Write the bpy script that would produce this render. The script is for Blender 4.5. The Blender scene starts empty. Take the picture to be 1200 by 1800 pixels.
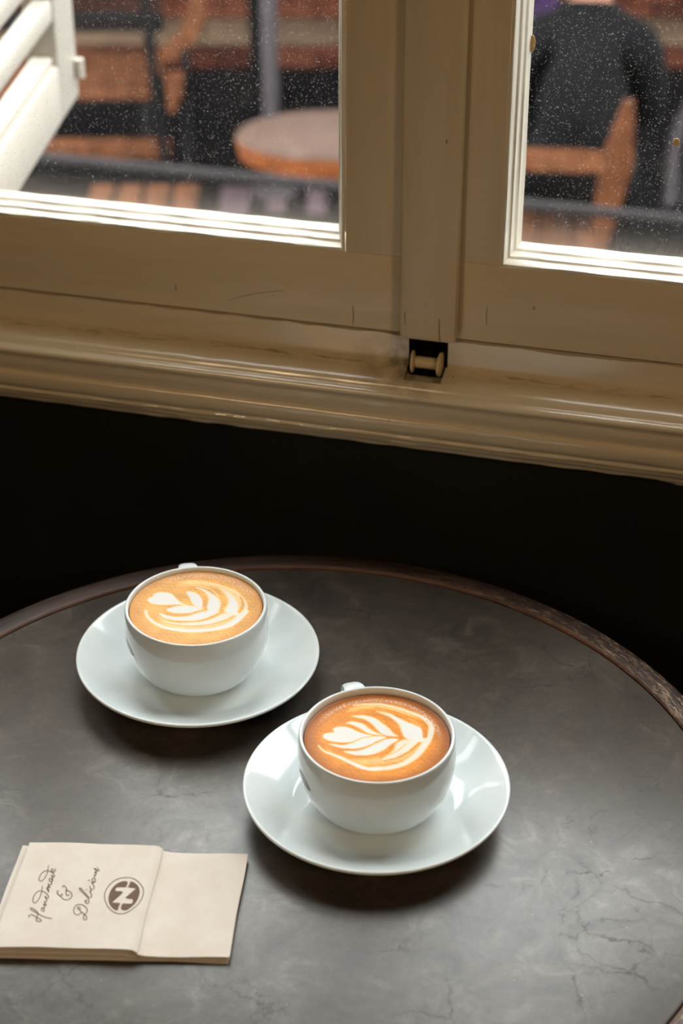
import bpy, bmesh, math, random
import numpy as np
from mathutils import Vector, Matrix
random.seed(7); rng = np.random.default_rng(7)
SC = bpy.context.scene
COL = SC.collection
R = math.radians

# ------------------------------------------------------------------ camera
cd = bpy.data.cameras.new('camera'); cam = bpy.data.objects.new('camera', cd); COL.objects.link(cam)
cam.location = (0.25147, -0.81936, 1.47866)
cam.rotation_euler = (R(90 - 31.5846), 0, R(14.5907))
cd.sensor_fit = 'VERTICAL'; cd.sensor_height = 36.0; cd.sensor_width = 24.0
cd.lens = 3260.74 * 36.0 / 1800.0
cd.clip_start = 0.05; cd.clip_end = 200
cd.dof.use_dof = True; cd.dof.focus_distance = 1.16; cd.dof.aperture_fstop = 7.0
SC.camera = cam

# ------------------------------------------------------------------ sky
W = bpy.data.worlds.new('overcast'); SC.world = W; W.use_nodes = True
nt = W.node_tree; bg = nt.nodes['Background']
bg.inputs['Color'].default_value = (1.0, 0.99, 0.97, 1)
# standard overcast sky: three times as bright overhead as at the horizon
_tc = nt.nodes.new('ShaderNodeTexCoord'); _sx = nt.nodes.new('ShaderNodeSeparateXYZ'); _ma = nt.nodes.new('ShaderNodeMath'); _mb = nt.nodes.new('ShaderNodeMath')
nt.links.new(_tc.outputs['Generated'], _sx.inputs[0]); _ma.operation = 'MAXIMUM'; _ma.inputs[1].default_value = 0.0; nt.links.new(_sx.outputs['Z'], _ma.inputs[0])
SKY = 11.2
_mb.operation = 'MULTIPLY_ADD'; nt.links.new(_ma.outputs[0], _mb.inputs[0]); _mb.inputs[1].default_value = SKY * 2 / 3; _mb.inputs[2].default_value = SKY / 3
nt.links.new(_mb.outputs[0], bg.inputs['Strength'])

# ------------------------------------------------------------------ lamps of the room and daylight portals
def area(name, loc, rot, sx, sy, power, color, portal=False):
    l = bpy.data.lights.new(name, 'AREA'); l.shape = 'RECTANGLE'; l.size = sx; l.size_y = sy
    l.energy = power; l.color = color; l.cycles.is_portal = portal
    o = bpy.data.objects.new(name, l); COL.objects.link(o); o.location = loc; o.rotation_euler = rot
    return o
area('window_portal', (-0.195, 0.430, 1.535), (R(-90), 0, 0), 1.47, 1.36, 1, (1, 1, 1), True)
area('ceiling_lamp_light', (-0.9, -2.3, 2.45), (R(50), 0, R(-16)), 0.45, 0.45, 10.5, (1.0, 0.71, 0.41))
area('ceiling_lamp_light', (1.8, -1.7, 2.45), (R(50), 0, R(42)), 0.45, 0.45, 12.0, (1.0, 0.71, 0.41))

SC.view_settings.view_transform = 'Standard'; SC.view_settings.look = 'None'
SC.view_settings.exposure = 0.0; SC.view_settings.gamma = 1.0
SC.view_settings.use_curve_mapping = False
SC.cycles.use_denoising = True
SC.cycles.max_bounces = 10; SC.cycles.transparent_max_bounces = 12
SC.cycles.caustics_reflective = False; SC.cycles.caustics_refractive = False
SC.cycles.sample_clamp_indirect = 6.0

# ------------------------------------------------------------------ node helpers
def lin(c):
    c = [x / 255.0 for x in c]
    return tuple(x / 12.92 if x <= 0.04045 else ((x + 0.055) / 1.055) ** 2.4 for x in c) + (1.0,)

class Mat:
    def __init__(s, name, rough=0.5, color=(0.5, 0.5, 0.5, 1), spec=0.5, metal=0.0):
        s.m = bpy.data.materials.new(name); s.m.use_nodes = True
        s.t = s.m.node_tree; s.b = s.t.nodes['Principled BSDF']; s.out = s.t.nodes['Material Output']
        s.b.inputs['Base Color'].default_value = color; s.b.inputs['Roughness'].default_value = rough
        s.b.inputs['Specular IOR Level'].default_value = spec; s.b.inputs['Metallic'].default_value = metal
    def n(s, typ, **kw):
        nd = s.t.nodes.new(typ)
        for k, v in kw.items():
            if k.startswith('i_'): nd.inputs[k[2:].replace('_', ' ')].default_value = v
            else: setattr(nd, k, v)
        return nd
    def link(s, a, b): s.t.links.new(a, b)
    def coord(s, kind='Object', scale=(1, 1, 1), rot=(0, 0, 0)):
        tc = s.n('ShaderNodeTexCoord'); mp = s.n('ShaderNodeMapping')
        mp.inputs['Scale'].default_value = scale; mp.inputs['Rotation'].default_value = rot
        s.link(tc.outputs[kind], mp.inputs['Vector']); return mp.outputs[0]
    def noise(s, vec, scale=5, detail=4, rough=0.5, dist=0.0):
        nd = s.n('ShaderNodeTexNoise'); nd.inputs['Scale'].default_value = scale
        nd.inputs['Detail'].default_value = detail; nd.inputs['Roughness'].default_value = rough
        nd.inputs['Distortion'].default_value = dist
        if vec is not None: s.link(vec, nd.inputs['Vector'])
        return nd
    def ramp(s, fac, stops, interp='LINEAR'):
        r = s.n('ShaderNodeValToRGB'); r.color_ramp.interpolation = interp
        e = r.color_ramp.elements
        while len(e) > 1: e.remove(e[-1])
        e[0].position, e[0].color = stops[0][0], stops[0][1]
        for p, c in stops[1:]:
            k = e.new(p); k.color = c
        s.link(fac, r.inputs['Fac']); return r.outputs['Color']
    def math(s, op, a, b=None, c=None, clamp=False):
        m = s.n('ShaderNodeMath', operation=op); m.use_clamp = clamp
        for i, v in enumerate((a, b, c)):
            if v is None: continue
            if isinstance(v, (int, float)): m.inputs[i].default_value = v
            else: s.link(v, m.inputs[i])
        return m.outputs[0]
    def mix(s, fac, a, b, blend='MIX'):
        m = s.n('ShaderNodeMix', data_type='RGBA', blend_type=blend)
        for i, v in ((0, fac), (6, a), (7, b)):
            if isinstance(v, (int, float)): m.inputs[i].default_value = v
            elif isinstance(v, tuple): m.inputs[i].default_value = v
            else: s.link(v, m.inputs[i])
        return m.outputs[2]
    def base(s, c): s.link(c, s.b.inputs['Base Color'])
    def bump(s, h, strength=0.2, dist=0.001):
        bn = s.n('ShaderNodeBump'); bn.inputs['Strength'].default_value = strength; bn.inputs['Distance'].default_value = dist
        s.link(h, bn.inputs['Height']); s.link(bn.outputs[0], s.b.inputs['Normal'])

def g(v): return (v, v, v, 1.0)
def simple(name, rgb, rough=0.6, spec=0.4, metal=0.0, var=0.15, scale=20, bump=0.0):
    M = Mat(name, rough, lin(rgb), spec, metal)
    nz = M.noise(M.coord(), scale, 4, 0.6)
    c = lin(rgb); lo = tuple(x * (1 - var) for x in c[:3]) + (1,); hi = tuple(min(1, x * (1 + var)) for x in c[:3]) + (1,)
    M.base(M.ramp(nz.outputs['Fac'], [(0.3, lo), (0.7, hi)]))
    if bump: M.bump(nz.outputs['Fac'], 0.5, bump)
    return M.m
def wood(name, dark, light, scale=(3, 40, 40), rough=0.45, spec=0.4, coord='Object'):
    M = Mat(name, rough, lin(light), spec)
    v = M.coord(coord, scale); nz = M.noise(v, 1.0, 6, 0.6, 0.6)
    M.base(M.ramp(nz.outputs['Fac'], [(0.3, lin(dark)), (0.65, lin(light))]))
    M.bump(nz.outputs['Fac'], 0.25, 0.001)
    return M.m

# ------------------------------------------------------------------ mesh helpers
def link_mesh(name, me, mat, parent=None, loc=None, smooth=True, angle=40):
    o = bpy.data.objects.new(name, me); COL.objects.link(o)
    if mat is not None and not me.materials:
        for m in (mat if isinstance(mat, (list, tuple)) else [mat]): me.materials.append(m)
    if parent is not None: o.parent = parent
    if loc is not None: o.location = loc
    if smooth:
        me.polygons.foreach_set('use_smooth', [True] * len(me.polygons))
        me.set_sharp_from_angle(angle=R(angle))
    return o
def from_py(name, verts, faces, mat, parent=None, loc=None, smooth=True, angle=40, fix=True):
    me = bpy.data.meshes.new(name); me.from_pydata([tuple(v) for v in verts], [], [tuple(f) for f in faces])
    if fix:
        bm = bmesh.new(); bm.from_mesh(me); bmesh.ops.recalc_face_normals(bm, faces=bm.faces); bm.to_mesh(me); bm.free()
    me.update()
    return link_mesh(name, me, mat, parent, loc, smooth, angle)
def bm_obj(name, bm, mat, parent=None, loc=None, smooth=True, angle=40):
    bmesh.ops.recalc_face_normals(bm, faces=bm.faces)
    me = bpy.data.meshes.new(name); bm.to_mesh(me); bm.free()
    return link_mesh(name, me, mat, parent, loc, smooth, angle)
def bm_box(bm, lo, hi, bevel=0.0, M=None, seg=2):
    lo, hi = Vector(lo), Vector(hi); c = (lo + hi) / 2; s = hi - lo
    r = bmesh.ops.create_cube(bm, size=1.0); vs = r['verts']
    for v in vs: v.co = Vector((v.co.x * s.x, v.co.y * s.y, v.co.z * s.z)) + c
    if bevel > 0:
        es = list({e for v in vs for e in v.link_edges})
        rb = bmesh.ops.bevel(bm, geom=es, offset=bevel, segments=seg, affect='EDGES', profile=0.5)
        vs = list({v for f in rb['faces'] for v in f.verts} | {v for v in vs if v.is_valid})
    if M is not None:
        for v in vs: v.co = M @ v.co
def box(name, lo, hi, mat, parent=None, bevel=0.0, M=None, loc=None):
    bm = bmesh.new(); bm_box(bm, lo, hi, bevel, M); return bm_obj(name, bm, mat, parent, loc)
def lathe(name, prof, mat, parent=None, loc=None, n=128, angle=40, closed=False):
    verts, faces, rings = [], [], []
    for r, z in prof:
        if r < 1e-6: rings.append([len(verts)]); verts.append((0, 0, z))
        else:
            rings.append(list(range(len(verts), len(verts) + n)))
            verts += [(r * math.cos(2 * math.pi * k / n), r * math.sin(2 * math.pi * k / n), z) for k in range(n)]
    pairs = list(zip(rings, rings[1:])) + ([(rings[-1], rings[0])] if closed else [])
    for a, b in pairs:
        for k in range(n):
            k2 = (k + 1) % n
            if len(a) == 1 and len(b) == 1: continue
            if len(a) == 1: faces.append((a[0], b[k], b[k2]))
            elif len(b) == 1: faces.append((a[k], a[k2], b[0]))
            else: faces.append((a[k], a[k2], b[k2], b[k]))
    return from_py(name, verts, faces, mat, parent, loc, True, angle)
def smooth_prof(prof, it=2):
    p = [np.array(q, float) for q in prof]
    for _ in range(it):
        q = [p[0]]
        for a, b in zip(p, p[1:]): q += [0.75 * a + 0.25 * b, 0.25 * a + 0.75 * b]
        q.append(p[-1]); p = q
    return [tuple(x) for x in p]
def chaikin(P, it=2, closed=False):
    P = np.asarray(P, float)
    for _ in range(it):
        if closed:
            Q = np.roll(P, -1, 0); P = np.stack([0.75 * P + 0.25 * Q, 0.25 * P + 0.75 * Q], 1).reshape(-1, P.shape[1])
        else:
            A, B = P[:-1], P[1:]
            P = np.vstack([P[:1], np.stack([0.75 * A + 0.25 * B, 0.25 * A + 0.75 * B], 1).reshape(-1, P.shape[1]), P[-1:]])
    return P
def tube(name, pts, rad, mat, parent=None, n=10, loc=None):
    verts, faces = tube_geo(pts, rad, n); return from_py(name, verts, faces, mat, parent, loc)
def tube_geo(pts, rad, n=10):
    pts = [Vector(p) for p in pts]; rad = rad if isinstance(rad, (list, tuple)) else [rad] * len(pts)
    verts, faces = [], []
    up = None
    for i, p in enumerate(pts):
        t = (pts[min(i + 1, len(pts) - 1)] - pts[max(i - 1, 0)]).normalized()
        if up is None: up = Vector((0, 0, 1)) if abs(t.z) < 0.9 else Vector((1, 0, 0))
        s = t.cross(up).normalized(); up = s.cross(t).normalized()
        for k in range(n):
            a = 2 * math.pi * k / n; verts.append(p + rad[i] * (math.cos(a) * s + math.sin(a) * up))
    for i in range(len(pts) - 1):
        for k in range(n): faces.append((i * n + k, i * n + (k + 1) % n, (i + 1) * n + (k + 1) % n, (i + 1) * n + k))
    faces.append(tuple(range(n))); faces.append(tuple(range((len(pts) - 1) * n, len(pts) * n)))
    return verts, faces
def thing(name, label, cat, loc=(0, 0, 0), rotz=0.0, group=None):
    o = bpy.data.objects.new(name, None); COL.objects.link(o); o.empty_display_size = 0.05
    o.location = loc; o.rotation_euler = (0, 0, rotz); o['label'] = label; o['category'] = cat
    if group: o['group'] = group
    return o
def tag(o, label=None, cat=None, group=None, kind=None):
    if label: o['label'] = label
    if cat: o['category'] = cat
    if group: o['group'] = group
    if kind: o['kind'] = kind
    return o
def struct(o, label=None, cat='structure'):
    o['kind'] = 'structure'
    if label: o['label'] = label; o['category'] = cat
    return o
T = 0.74                                # table top height above the room floor

# traced outlines, millimetres: foam figures about each cup centre, print about the table centre
ART_A = [["P",0.45,2.0,[-24.16,25.17,-13.48,30.64,-1.15,31.16,13.24,27.84,24.53,19.92,32.06,9.66,31.43,0.47,24.59,0.19,25.99,9.6,20.47,18.86,11.24,25.76,-0.21,28.26,-12.17,26.72]],["P",0.42,1.5,[-21.86,-11.9,-17.14,-16.64,-6.11,-19.69,8.98,-15.77,21.9,-5.0,26.19,0.6,30.31,-4.29,26.52,-14.14,18.9,-19.79,5.12,-24.84,-6.87,-25.03,-16.11,-20.82]],["P",1,0.7,[-34.29,1.54,-34.22,4.32,-31.52,5.95,-32.25,7.0,-31.87,10.19,-28.7,12.56,-24.62,13.62,-20.67,12.48,-16.77,8.86,-13.64,5.38,-10.51,3.45,-6.13,2.15,-8.19,1.77,-13.55,2.05,-17.35,0.3,-22.95,-1.31,-28.09,-1.74,-31.91,-0.9]],["P",1,0.7,[-12.56,16.77,-11.15,18.38,-7.0,17.9,-2.94,15.55,0.47,11.35,2.13,7.65,2.71,3.24,5.95,1.36,0.48,2.05,-3.42,3.77,-4.91,6.89,-7.85,11.19,-10.86,14.11]],["P",1,0.8,[-9.1,24.23,-4.36,23.84,1.1,21.22,5.57,18.76,9.17,16.1,12.24,12.92,14.17,7.88,14.94,3.36,15.8,1.4,12.6,-0.14,8.92,0.07,6.88,1.89,5.77,8.06,4.3,13.24,1.65,18.14,-2.11,21.19,-6.36,22.92]],["P",1,1.6,[6.97,27.2,11.62,25.57,16.19,22.73,20.42,19.42,24.03,14.4,26.4,8.7,27.23,3.43,30.53,0.02,27.44,-1.56,21.49,0.23,18.64,1.82,18.5,8.22,17.91,14.39,15.44,19.33,11.49,23.12]],["B",0.75,1.0,[-15.57,29.73,-9.1,31.17,-2.2,31.33,5.04,30.35,12.56,28.41,19.1,25.1,24.74,20.15,29.1,14.13,31.41,7.65,31.67,0.7],[0.95,1.12,1.21,1.3,1.47,1.73,2.25,2.68,3.03,3.46]],["B",0.55,0.8,[-20.23,22.96,-14.05,25.22,-7.47,26.28,-0.12,24.95,5.57,21.58,10.2,17.16],[0.6,0.78,0.86,1.04,0.95,0.69]],["B",1,1.0,[-31.1,-10.55,-27.93,-15.73,-23.2,-20.45,-16.76,-23.94,-9.24,-25.65,-1.66,-25.14,5.68,-23.96,11.83,-21.78,18.59,-18.85,24.15,-14.76,28.33,-8.96,30.47,-2.02,32.14,5.16],[1.5,1.67,2.0,2.34,2.84,3.34,3.67,3.84,4.01,4.34,4.67,4.84,3.34]],["P",1,0.7,[-18.75,-6.28,-16.34,-2.63,-11.22,0.37,-5.68,2.12,-0.56,2.54,4.79,0.9,2.34,-0.94,-1.59,-4.83,-6.08,-7.04,-11.92,-7.81,-16.01,-7.37]],["P",1,0.8,[-22.11,-10.46,-19.8,-10.31,-15.68,-12.09,-10.32,-12.49,-4.91,-10.48,0.08,-7.24,4.46,-2.05,8.82,0.59,16.54,0.95,14.71,-1.48,11.07,-6.32,5.86,-11.55,-0.15,-14.3,-7.41,-15.89,-13.55,-15.71,-18.4,-14.29]],["P",0.85,0.9,[-16.67,-18.01,-10.92,-18.29,-4.19,-17.72,2.17,-16.06,8.0,-12.77,13.43,-8.24,17.51,-2.1,20.23,0.25,26.19,0.6,23.99,-3.41,19.94,-9.67,13.84,-14.8,7.84,-17.54,1.54,-19.32,-6.02,-19.97,-12.23,-19.52]],["B",-1,0.6,[-15.16,-19.83,-8.4,-20.59,1.17,-20.01,9.57,-17.53,16.71,-13.02,23.67,-6.77,26.41,-2.03],[0.67,0.67,0.75,0.75,0.83,1.17,1.34]],["B",-1,0.5,[23.67,20.67,27.18,15.22,28.57,9.26,28.27,3.71],[1.3,2.16,2.25,2.16]],["B",-1,0.5,[-0.53,19.19,12.5,11.4],[0.04,0.04]]]
ART_B = [["P",0.42,2.2,[-27.38,-14.52,-20.15,-21.72,-11.11,-22.55,1.07,-18.55,12.77,-12.46,21.44,-0.41,24.65,2.97,27.32,-3.09,21.94,-14.23,10.65,-21.98,-1.67,-25.18,-12.36,-24.53,-20.97,-21.94]],["P",0.4,2.0,[-24.6,19.37,-21.08,26.97,-10.51,32.27,2.08,33.0,14.97,28.19,23.08,20.05,25.61,10.62,22.44,6.94,23.45,14.36,19.08,21.93,9.01,26.64,-2.39,28.86,-13.01,27.58]],["P",1,0.8,[-27.86,1.73,-26.23,4.76,-22.08,6.13,-17.61,6.28,-13.45,4.04,-8.56,2.44,-2.71,2.25,-4.71,1.3,-8.63,-0.86,-12.08,-4.89,-15.08,-7.09,-20.02,-8.66,-25.28,-9.03,-29.65,-7.76,-31.72,-5.73,-30.94,-2.95,-27.37,-1.16,-25.44,0.06]],["P",0.95,0.9,[-22.01,10.06,-19.14,12.27,-15.68,12.88,-10.83,11.52,-6.44,8.32,-2.17,5.54,3.97,4.13,-1.61,3.25,-6.21,3.77,-10.38,6.13,-15.59,8.97,-19.36,9.59]],["P",0.95,0.9,[-20.24,17.26,-15.54,19.51,-10.26,20.15,-4.38,18.3,1.02,14.6,5.57,10.57,9.41,6.4,12.55,5.51,4.39,4.24,0.42,5.93,-3.26,10.01,-7.98,14.59,-12.09,16.59,-16.69,16.86]],["P",1,1.0,[-7.51,25.87,-3.56,25.9,1.85,25.3,7.74,22.56,13.59,19.84,19.14,18.32,22.92,16.51,24.59,13.24,25.47,8.28,27.05,6.97,27.49,3.99,21.02,2.31,17.05,4.71,15.01,6.11,13.01,9.19,11.13,13.58,8.7,17.51,4.89,20.75,-0.39,23.65,-4.25,25.14]],["B",0.85,1.1,[-21.26,27.91,-16.06,30.13,-12.0,31.62,-3.53,33.11,5.54,32.0,14.9,29.41,22.55,26.41,27.27,22.69,29.18,18.27,29.57,12.11,28.7,4.31,27.44,-3.52,24.34,-12.4,19.66,-19.61,12.37,-24.48,2.56,-27.5],[0.83,1.25,1.67,2.0,2.17,2.5,2.92,3.25,3.5,4.0,4.67,4.67,4.17,3.83,3.58,3.33]],["B",1,1.0,[8.95,-26.01,3.51,-27.92,-2.47,-27.63,-9.04,-25.13,-15.7,-22.38,-22.23,-20.32,-27.35,-19.13,-31.79,-14.59],[2.72,2.8,2.8,2.49,2.1,1.79,1.17,0.62]],["P",1,0.8,[-26.97,-11.74,-22.91,-11.25,-16.9,-10.39,-12.58,-6.44,-9.24,-2.02,-4.57,0.76,1.97,3.18,5.94,3.36,1.17,-0.87,-2.73,-6.7,-7.07,-10.64,-11.83,-12.86,-17.88,-13.46,-22.46,-12.96]],["P",1,0.8,[-16.97,-16.3,-11.32,-14.83,-6.58,-12.62,-2.41,-8.02,1.62,-2.74,5.0,1.69,10.83,3.35,13.11,3.09,10.16,-1.37,7.1,-7.1,3.23,-13.0,-1.26,-16.25,-6.22,-17.54,-11.52,-17.53]],["P",0.85,1.2,[11.97,0.38,16.04,3.85,22.14,4.3,24.4,2.9,22.1,-3.33,17.64,-10.77,12.74,-16.07,6.65,-19.86,8.12,-15.06,11.75,-8.13]],["B",-0.8,0.6,[5.96,-17.01,10.96,-12.24,14.86,-6.34,17.86,-0.21],[0.6,0.6,0.6,0.52]],["B",-1,0.6,[24.83,2.48,22.55,-4.45,18.85,-10.61,14.43,-15.31,8.89,-18.76],[1.92,1.42,1.08,0.83,0.58]],["B",-1,0.7,[-8.63,28.67,-0.27,28.69,8.94,26.79,16.94,24.25,22.5,20.75,25.3,15.87,26.95,9.35],[1.08,1.42,1.67,2.17,2.67,2.67,2.25]],["B",-0.7,0.5,[11.85,0.26,13.67,2.59,16.24,4.5],[0.67,0.5,0.33]]]
STROKES = [[-106.65,-129.04,-107.21,-129.04,-107.7,-128.4,-107.54,-127.44,-106.8,-126.78,-105.61,-126.93,-103.66,-127.81,-102.04,-128.46,-100.48,-128.97,-99.53,-129.63,-99.45,-130.38,-100.55,-130.97,-102.0,-130.73,-102.6,-129.82,-102.78,-128.04,-103.08,-125.97,-103.75,-124.61,-105.25,-123.45,-107.06,-122.38,-108.95,-121.64,-109.23,-122.33,-108.36,-123.34,-106.56,-124.11,-104.52,-124.65,-102.58,-125.53,-100.17,-126.44,-97.68,-127.02,-95.89,-127.01,-94.33,-126.69],[-102.79,-120.09,-103.15,-120.75,-102.89,-121.76,-102.08,-122.63,-101.04,-122.98,-100.81,-122.15,-101.7,-120.99,-102.92,-120.06,-101.81,-120.55,-101.58,-119.72,-102.51,-118.56,-103.6,-117.29,-102.55,-117.64,-101.12,-118.36,-102.21,-117.08,-103.9,-115.18,-102.91,-115.39,-102.36,-114.78,-102.87,-113.82,-104.07,-112.57,-105.12,-111.11,-104.2,-111.97,-103.0,-112.66,-102.47,-112.31,-102.83,-111.14,-104.09,-109.74,-106.21,-108.46,-108.3,-107.83,-109.79,-108.12,-110.87,-109.93,-111.16,-112.53,-110.56,-115.51,-109.73,-117.17,-108.46,-117.93,-107.63,-116.62,-107.34,-114.04,-107.57,-111.27,-108.23,-108.29,-108.86,-105.92,-109.59,-103.88],[-104.57,-108.29,-104.08,-107.53,-105.45,-106.14,-106.98,-104.79,-105.79,-105.59,-104.08,-107.53,-105.27,-105.62,-106.99,-103.2,-105.75,-103.99,-104.55,-104.41,-105.96,-102.93,-107.49,-101.16,-106.41,-102.09,-105.28,-102.05,-104.87,-101.21,-105.83,-99.86,-107.18,-99.09,-107.93,-98.0,-107.84,-96.75,-106.69,-97.19,-105.51,-98.66,-105.52,-99.78,-105.59,-98.19,-106.54,-96.99,-106.36,-96.3,-107.37,-94.95,-108.25,-94.21,-106.83,-95.14,-105.69,-95.55,-106.07,-94.29,-107.57,-92.74,-109.37,-91.75,-110.87,-91.49,-112.42,-91.66,-113.5,-92.99,-114.12,-95.42,-113.99,-97.97,-113.31,-99.88,-112.16,-100.71,-111.15,-99.8,-110.65,-97.1,-110.8,-93.91,-111.59,-90.86,-112.62,-87.21],[-108.05,-91.57,-108.28,-90.16,-109.24,-89.21,-109.9,-89.77,-109.36,-91.09,-108.02,-92.21,-107.12,-91.58,-107.04,-90.17,-107.85,-88.65],[-98.99,-105.41,-99.79,-105.42,-99.59,-106.75,-98.09,-108.34,-96.34,-109.14,-95.73,-108.19,-96.45,-107.12,-97.22,-107.32],[-96.85,-108.6,-95.56,-110.04,-93.53,-111.19,-91.89,-111.04,-90.48,-109.58,-90.19,-107.46,-91.29,-105.38,-92.9,-104.22,-94.55,-103.66,-95.76,-104.57],[-97.67,-102.29,-98.49,-101.31,-98.04,-100.51,-96.66,-101.23,-95.3,-102.86,-94.66,-104.09,-94.54,-105.83,-93.76,-107.41,-92.71,-107.92,-92.09,-106.97,-92.72,-106.46],[-84.41,-114.55,-83.54,-114.25,-82.07,-115.1,-81.98,-116.43,-83.27,-116.0,-84.33,-115.11,-82.03,-116.64,-80.33,-118.12,-78.25,-119.12,-76.43,-120.57,-75.57,-122.26,-76.09,-123.23,-77.21,-122.87,-78.07,-121.38,-78.18,-119.3,-77.52,-117.39,-77.82,-115.54,-79.53,-113.67,-82.02,-112.37,-83.98,-112.42,-85.47,-113.66,-85.66,-116.04,-84.94,-118.55,-83.35,-120.45,-81.8,-120.81,-80.8,-119.79,-80.45,-118.16],[-80.71,-110.28,-80.54,-109.26,-81.34,-108.3,-82.06,-108.48,-81.83,-109.6,-80.63,-110.85,-79.53,-111.14,-79.16,-109.68,-80.06,-107.96,-81.13,-106.28,-84.44,-103.99,-87.63,-101.66,-88.85,-100.39,-88.14,-100.01,-85.54,-101.91,-82.47,-104.67,-80.49,-106.12,-79.52,-106.06,-79.49,-104.68,-80.83,-102.66,-82.5,-100.92,-81.38,-101.62,-81.21,-100.59,-82.62,-99.17,-83.36,-97.97,-83.43,-96.91],[-82.7,-98.79,-81.4,-99.72,-80.64,-99.13,-80.75,-97.49,-82.25,-95.68,-84.1,-93.49,-82.95,-94.47,-82.16,-94.06,-81.8,-92.77,-82.49,-91.34,-83.96,-90.51,-84.53,-91.27,-83.83,-92.69,-82.37,-93.52],[-83.83,-90.48,-83.41,-88.96,-85.18,-87.72,-83.48,-88.78,-83.64,-87.0,-85.51,-85.37,-83.93,-86.47,-84.04,-85.07,-85.46,-83.61,-86.98,-82.66,-84.87,-83.66,-83.1,-84.5,-82.89,-84.16,-84.23,-82.68,-85.16,-81.7],[-84.75,-100.43,-83.88,-100.53],[-86.25,-93.32,-85.0,-93.0]]
RING = [-65.23,-85.16,-62.73,-84.95,-60.08,-85.89,-57.42,-87.54,-55.07,-89.81,-53.31,-92.21,-52.26,-94.79,-51.67,-98.18,-51.67,-101.36,-52.24,-104.66,-53.39,-107.75,-54.87,-110.58,-56.82,-112.81,-58.9,-113.98,-61.4,-114.01,-64.0,-113.13,-66.74,-111.23,-69.2,-108.73,-71.22,-105.74,-72.5,-103.25,-73.42,-99.94,-73.6,-96.78,-73.19,-93.45,-72.07,-90.28,-70.41,-87.85,-68.19,-86.19]
HALVES = [[-64.58,-88.32,-63.82,-89.21,-63.45,-90.55,-63.54,-92.19,-63.75,-93.14,-65.73,-93.52,-68.98,-94.43,-68.26,-97.17,-67.74,-97.4,-63.22,-96.51,-64.89,-101.27,-66.64,-106.24,-66.22,-106.55,-61.9,-105.77,-61.93,-107.53,-61.91,-109.28,-61.49,-111.08,-61.75,-111.74,-63.33,-111.56,-65.59,-110.23,-67.71,-107.99,-69.37,-105.26,-70.35,-102.34,-70.87,-98.92,-70.7,-95.31,-69.81,-92.21,-68.14,-89.79,-66.3,-88.52],[-62.7,-87.84,-60.59,-88.01,-58.35,-89.23,-56.35,-91.22,-54.89,-93.7,-54.0,-97.02,-53.64,-100.46,-53.86,-103.68,-54.77,-106.72,-55.91,-109.11,-57.38,-110.6,-59.07,-110.8,-60.23,-110.06,-60.65,-108.6,-60.78,-106.88,-60.71,-105.71,-58.07,-105.3,-55.35,-104.6,-56.2,-101.3,-56.88,-100.95,-61.17,-101.71,-59.57,-97.76,-57.63,-92.62,-57.98,-92.36,-62.5,-92.92,-62.32,-90.98,-62.5,-89.23]]

# ------------------------------------------------------------------ materials
def paint_mat(name, rgb, rough=0.34, dirt=True, stretch=(6, 60, 60), spec=0.45, bump=0.22):
    M = Mat(name, rough, lin(rgb), spec)
    v = M.coord('Object', stretch); nz = M.noise(v, 1.5, 6, 0.65)
    base = M.ramp(nz.outputs['Fac'], [(0.25, tuple(x * 0.90 for x in lin(rgb)[:3]) + (1,)), (0.6, lin(rgb))])
    if dirt:
        geo = M.n('ShaderNodeNewGeometry'); sp = M.n('ShaderNodeSeparateXYZ'); M.link(geo.outputs['Position'], sp.inputs[0])
        n2 = M.noise(M.coord('Object', (14, 14, 14)), 3, 5, 0.7); n3 = M.noise(M.coord('Object', (22, 120, 120)), 2.2, 6, 0.8)
        tot = None
        for zc, w in ((T + 0.1625, 0.0016), (T + 0.1387, 0.0016)):
            d = M.math('ABSOLUTE', M.math('SUBTRACT', sp.outputs['Z'], zc))
            a = M.math('SUBTRACT', 1.0, M.math('DIVIDE', d, w), clamp=True)
            a = M.math('MULTIPLY', a, M.math('MULTIPLY', M.math('SUBTRACT', n3.outputs['Fac'], 0.47), 4.0, clamp=True))
            tot = a if tot is None else M.math('MAXIMUM', tot, a)
        # brown grime around the roller catch under the middle post
        dx = M.math('MULTIPLY', sp.outputs['X'], 1.0); dz = M.math('SUBTRACT', sp.outputs['Z'], T + 0.1442)
        rr = M.math('SQRT', M.math('ADD', M.math('POWER', M.math('MULTIPLY', dx, 0.55), 2.0), M.math('POWER', dz, 2.0)))
        a = M.math('MULTIPLY', M.math('SUBTRACT', 1.0, M.math('DIVIDE', rr, 0.024), clamp=True), M.math('MULTIPLY', M.math('SUBTRACT', n2.outputs['Fac'], 0.36), 4.5, clamp=True))
        tot = M.math('MAXIMUM', tot, M.math('MULTIPLY', a, 0.9))
        # small scattered specks
        vo = M.n('ShaderNodeTexVoronoi'); vo.inputs['Scale'].default_value = 38; vo.inputs['Randomness'].default_value = 1.0
        M.link(M.coord('Object', (1, 1, 0.6)), vo.inputs['Vector'])
        s = M.math('LESS_THAN', vo.outputs['Distance'], 0.035); tot = M.math('MAXIMUM', tot, M.math('MULTIPLY', s, 0.55))
        base = M.mix(M.math('MULTIPLY', tot, 0.93), base, lin((52, 36, 18)))
    M.base(base)
    bz = M.noise(M.coord('Object', (10, 140, 140)), 1.5, 5, 0.6)
    M.bump(bz.outputs['Fac'], bump, 0.0006)
    return M.m
PAINT = paint_mat('old cream gloss paint', (218, 200, 168))
PAINT_S = paint_mat('cream gloss sill paint', (220, 203, 172), 0.17, spec=1.0, bump=0.07)
PAINT_V = paint_mat('old cream gloss paint on posts', (214, 196, 163), stretch=(60, 60, 6))
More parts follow.
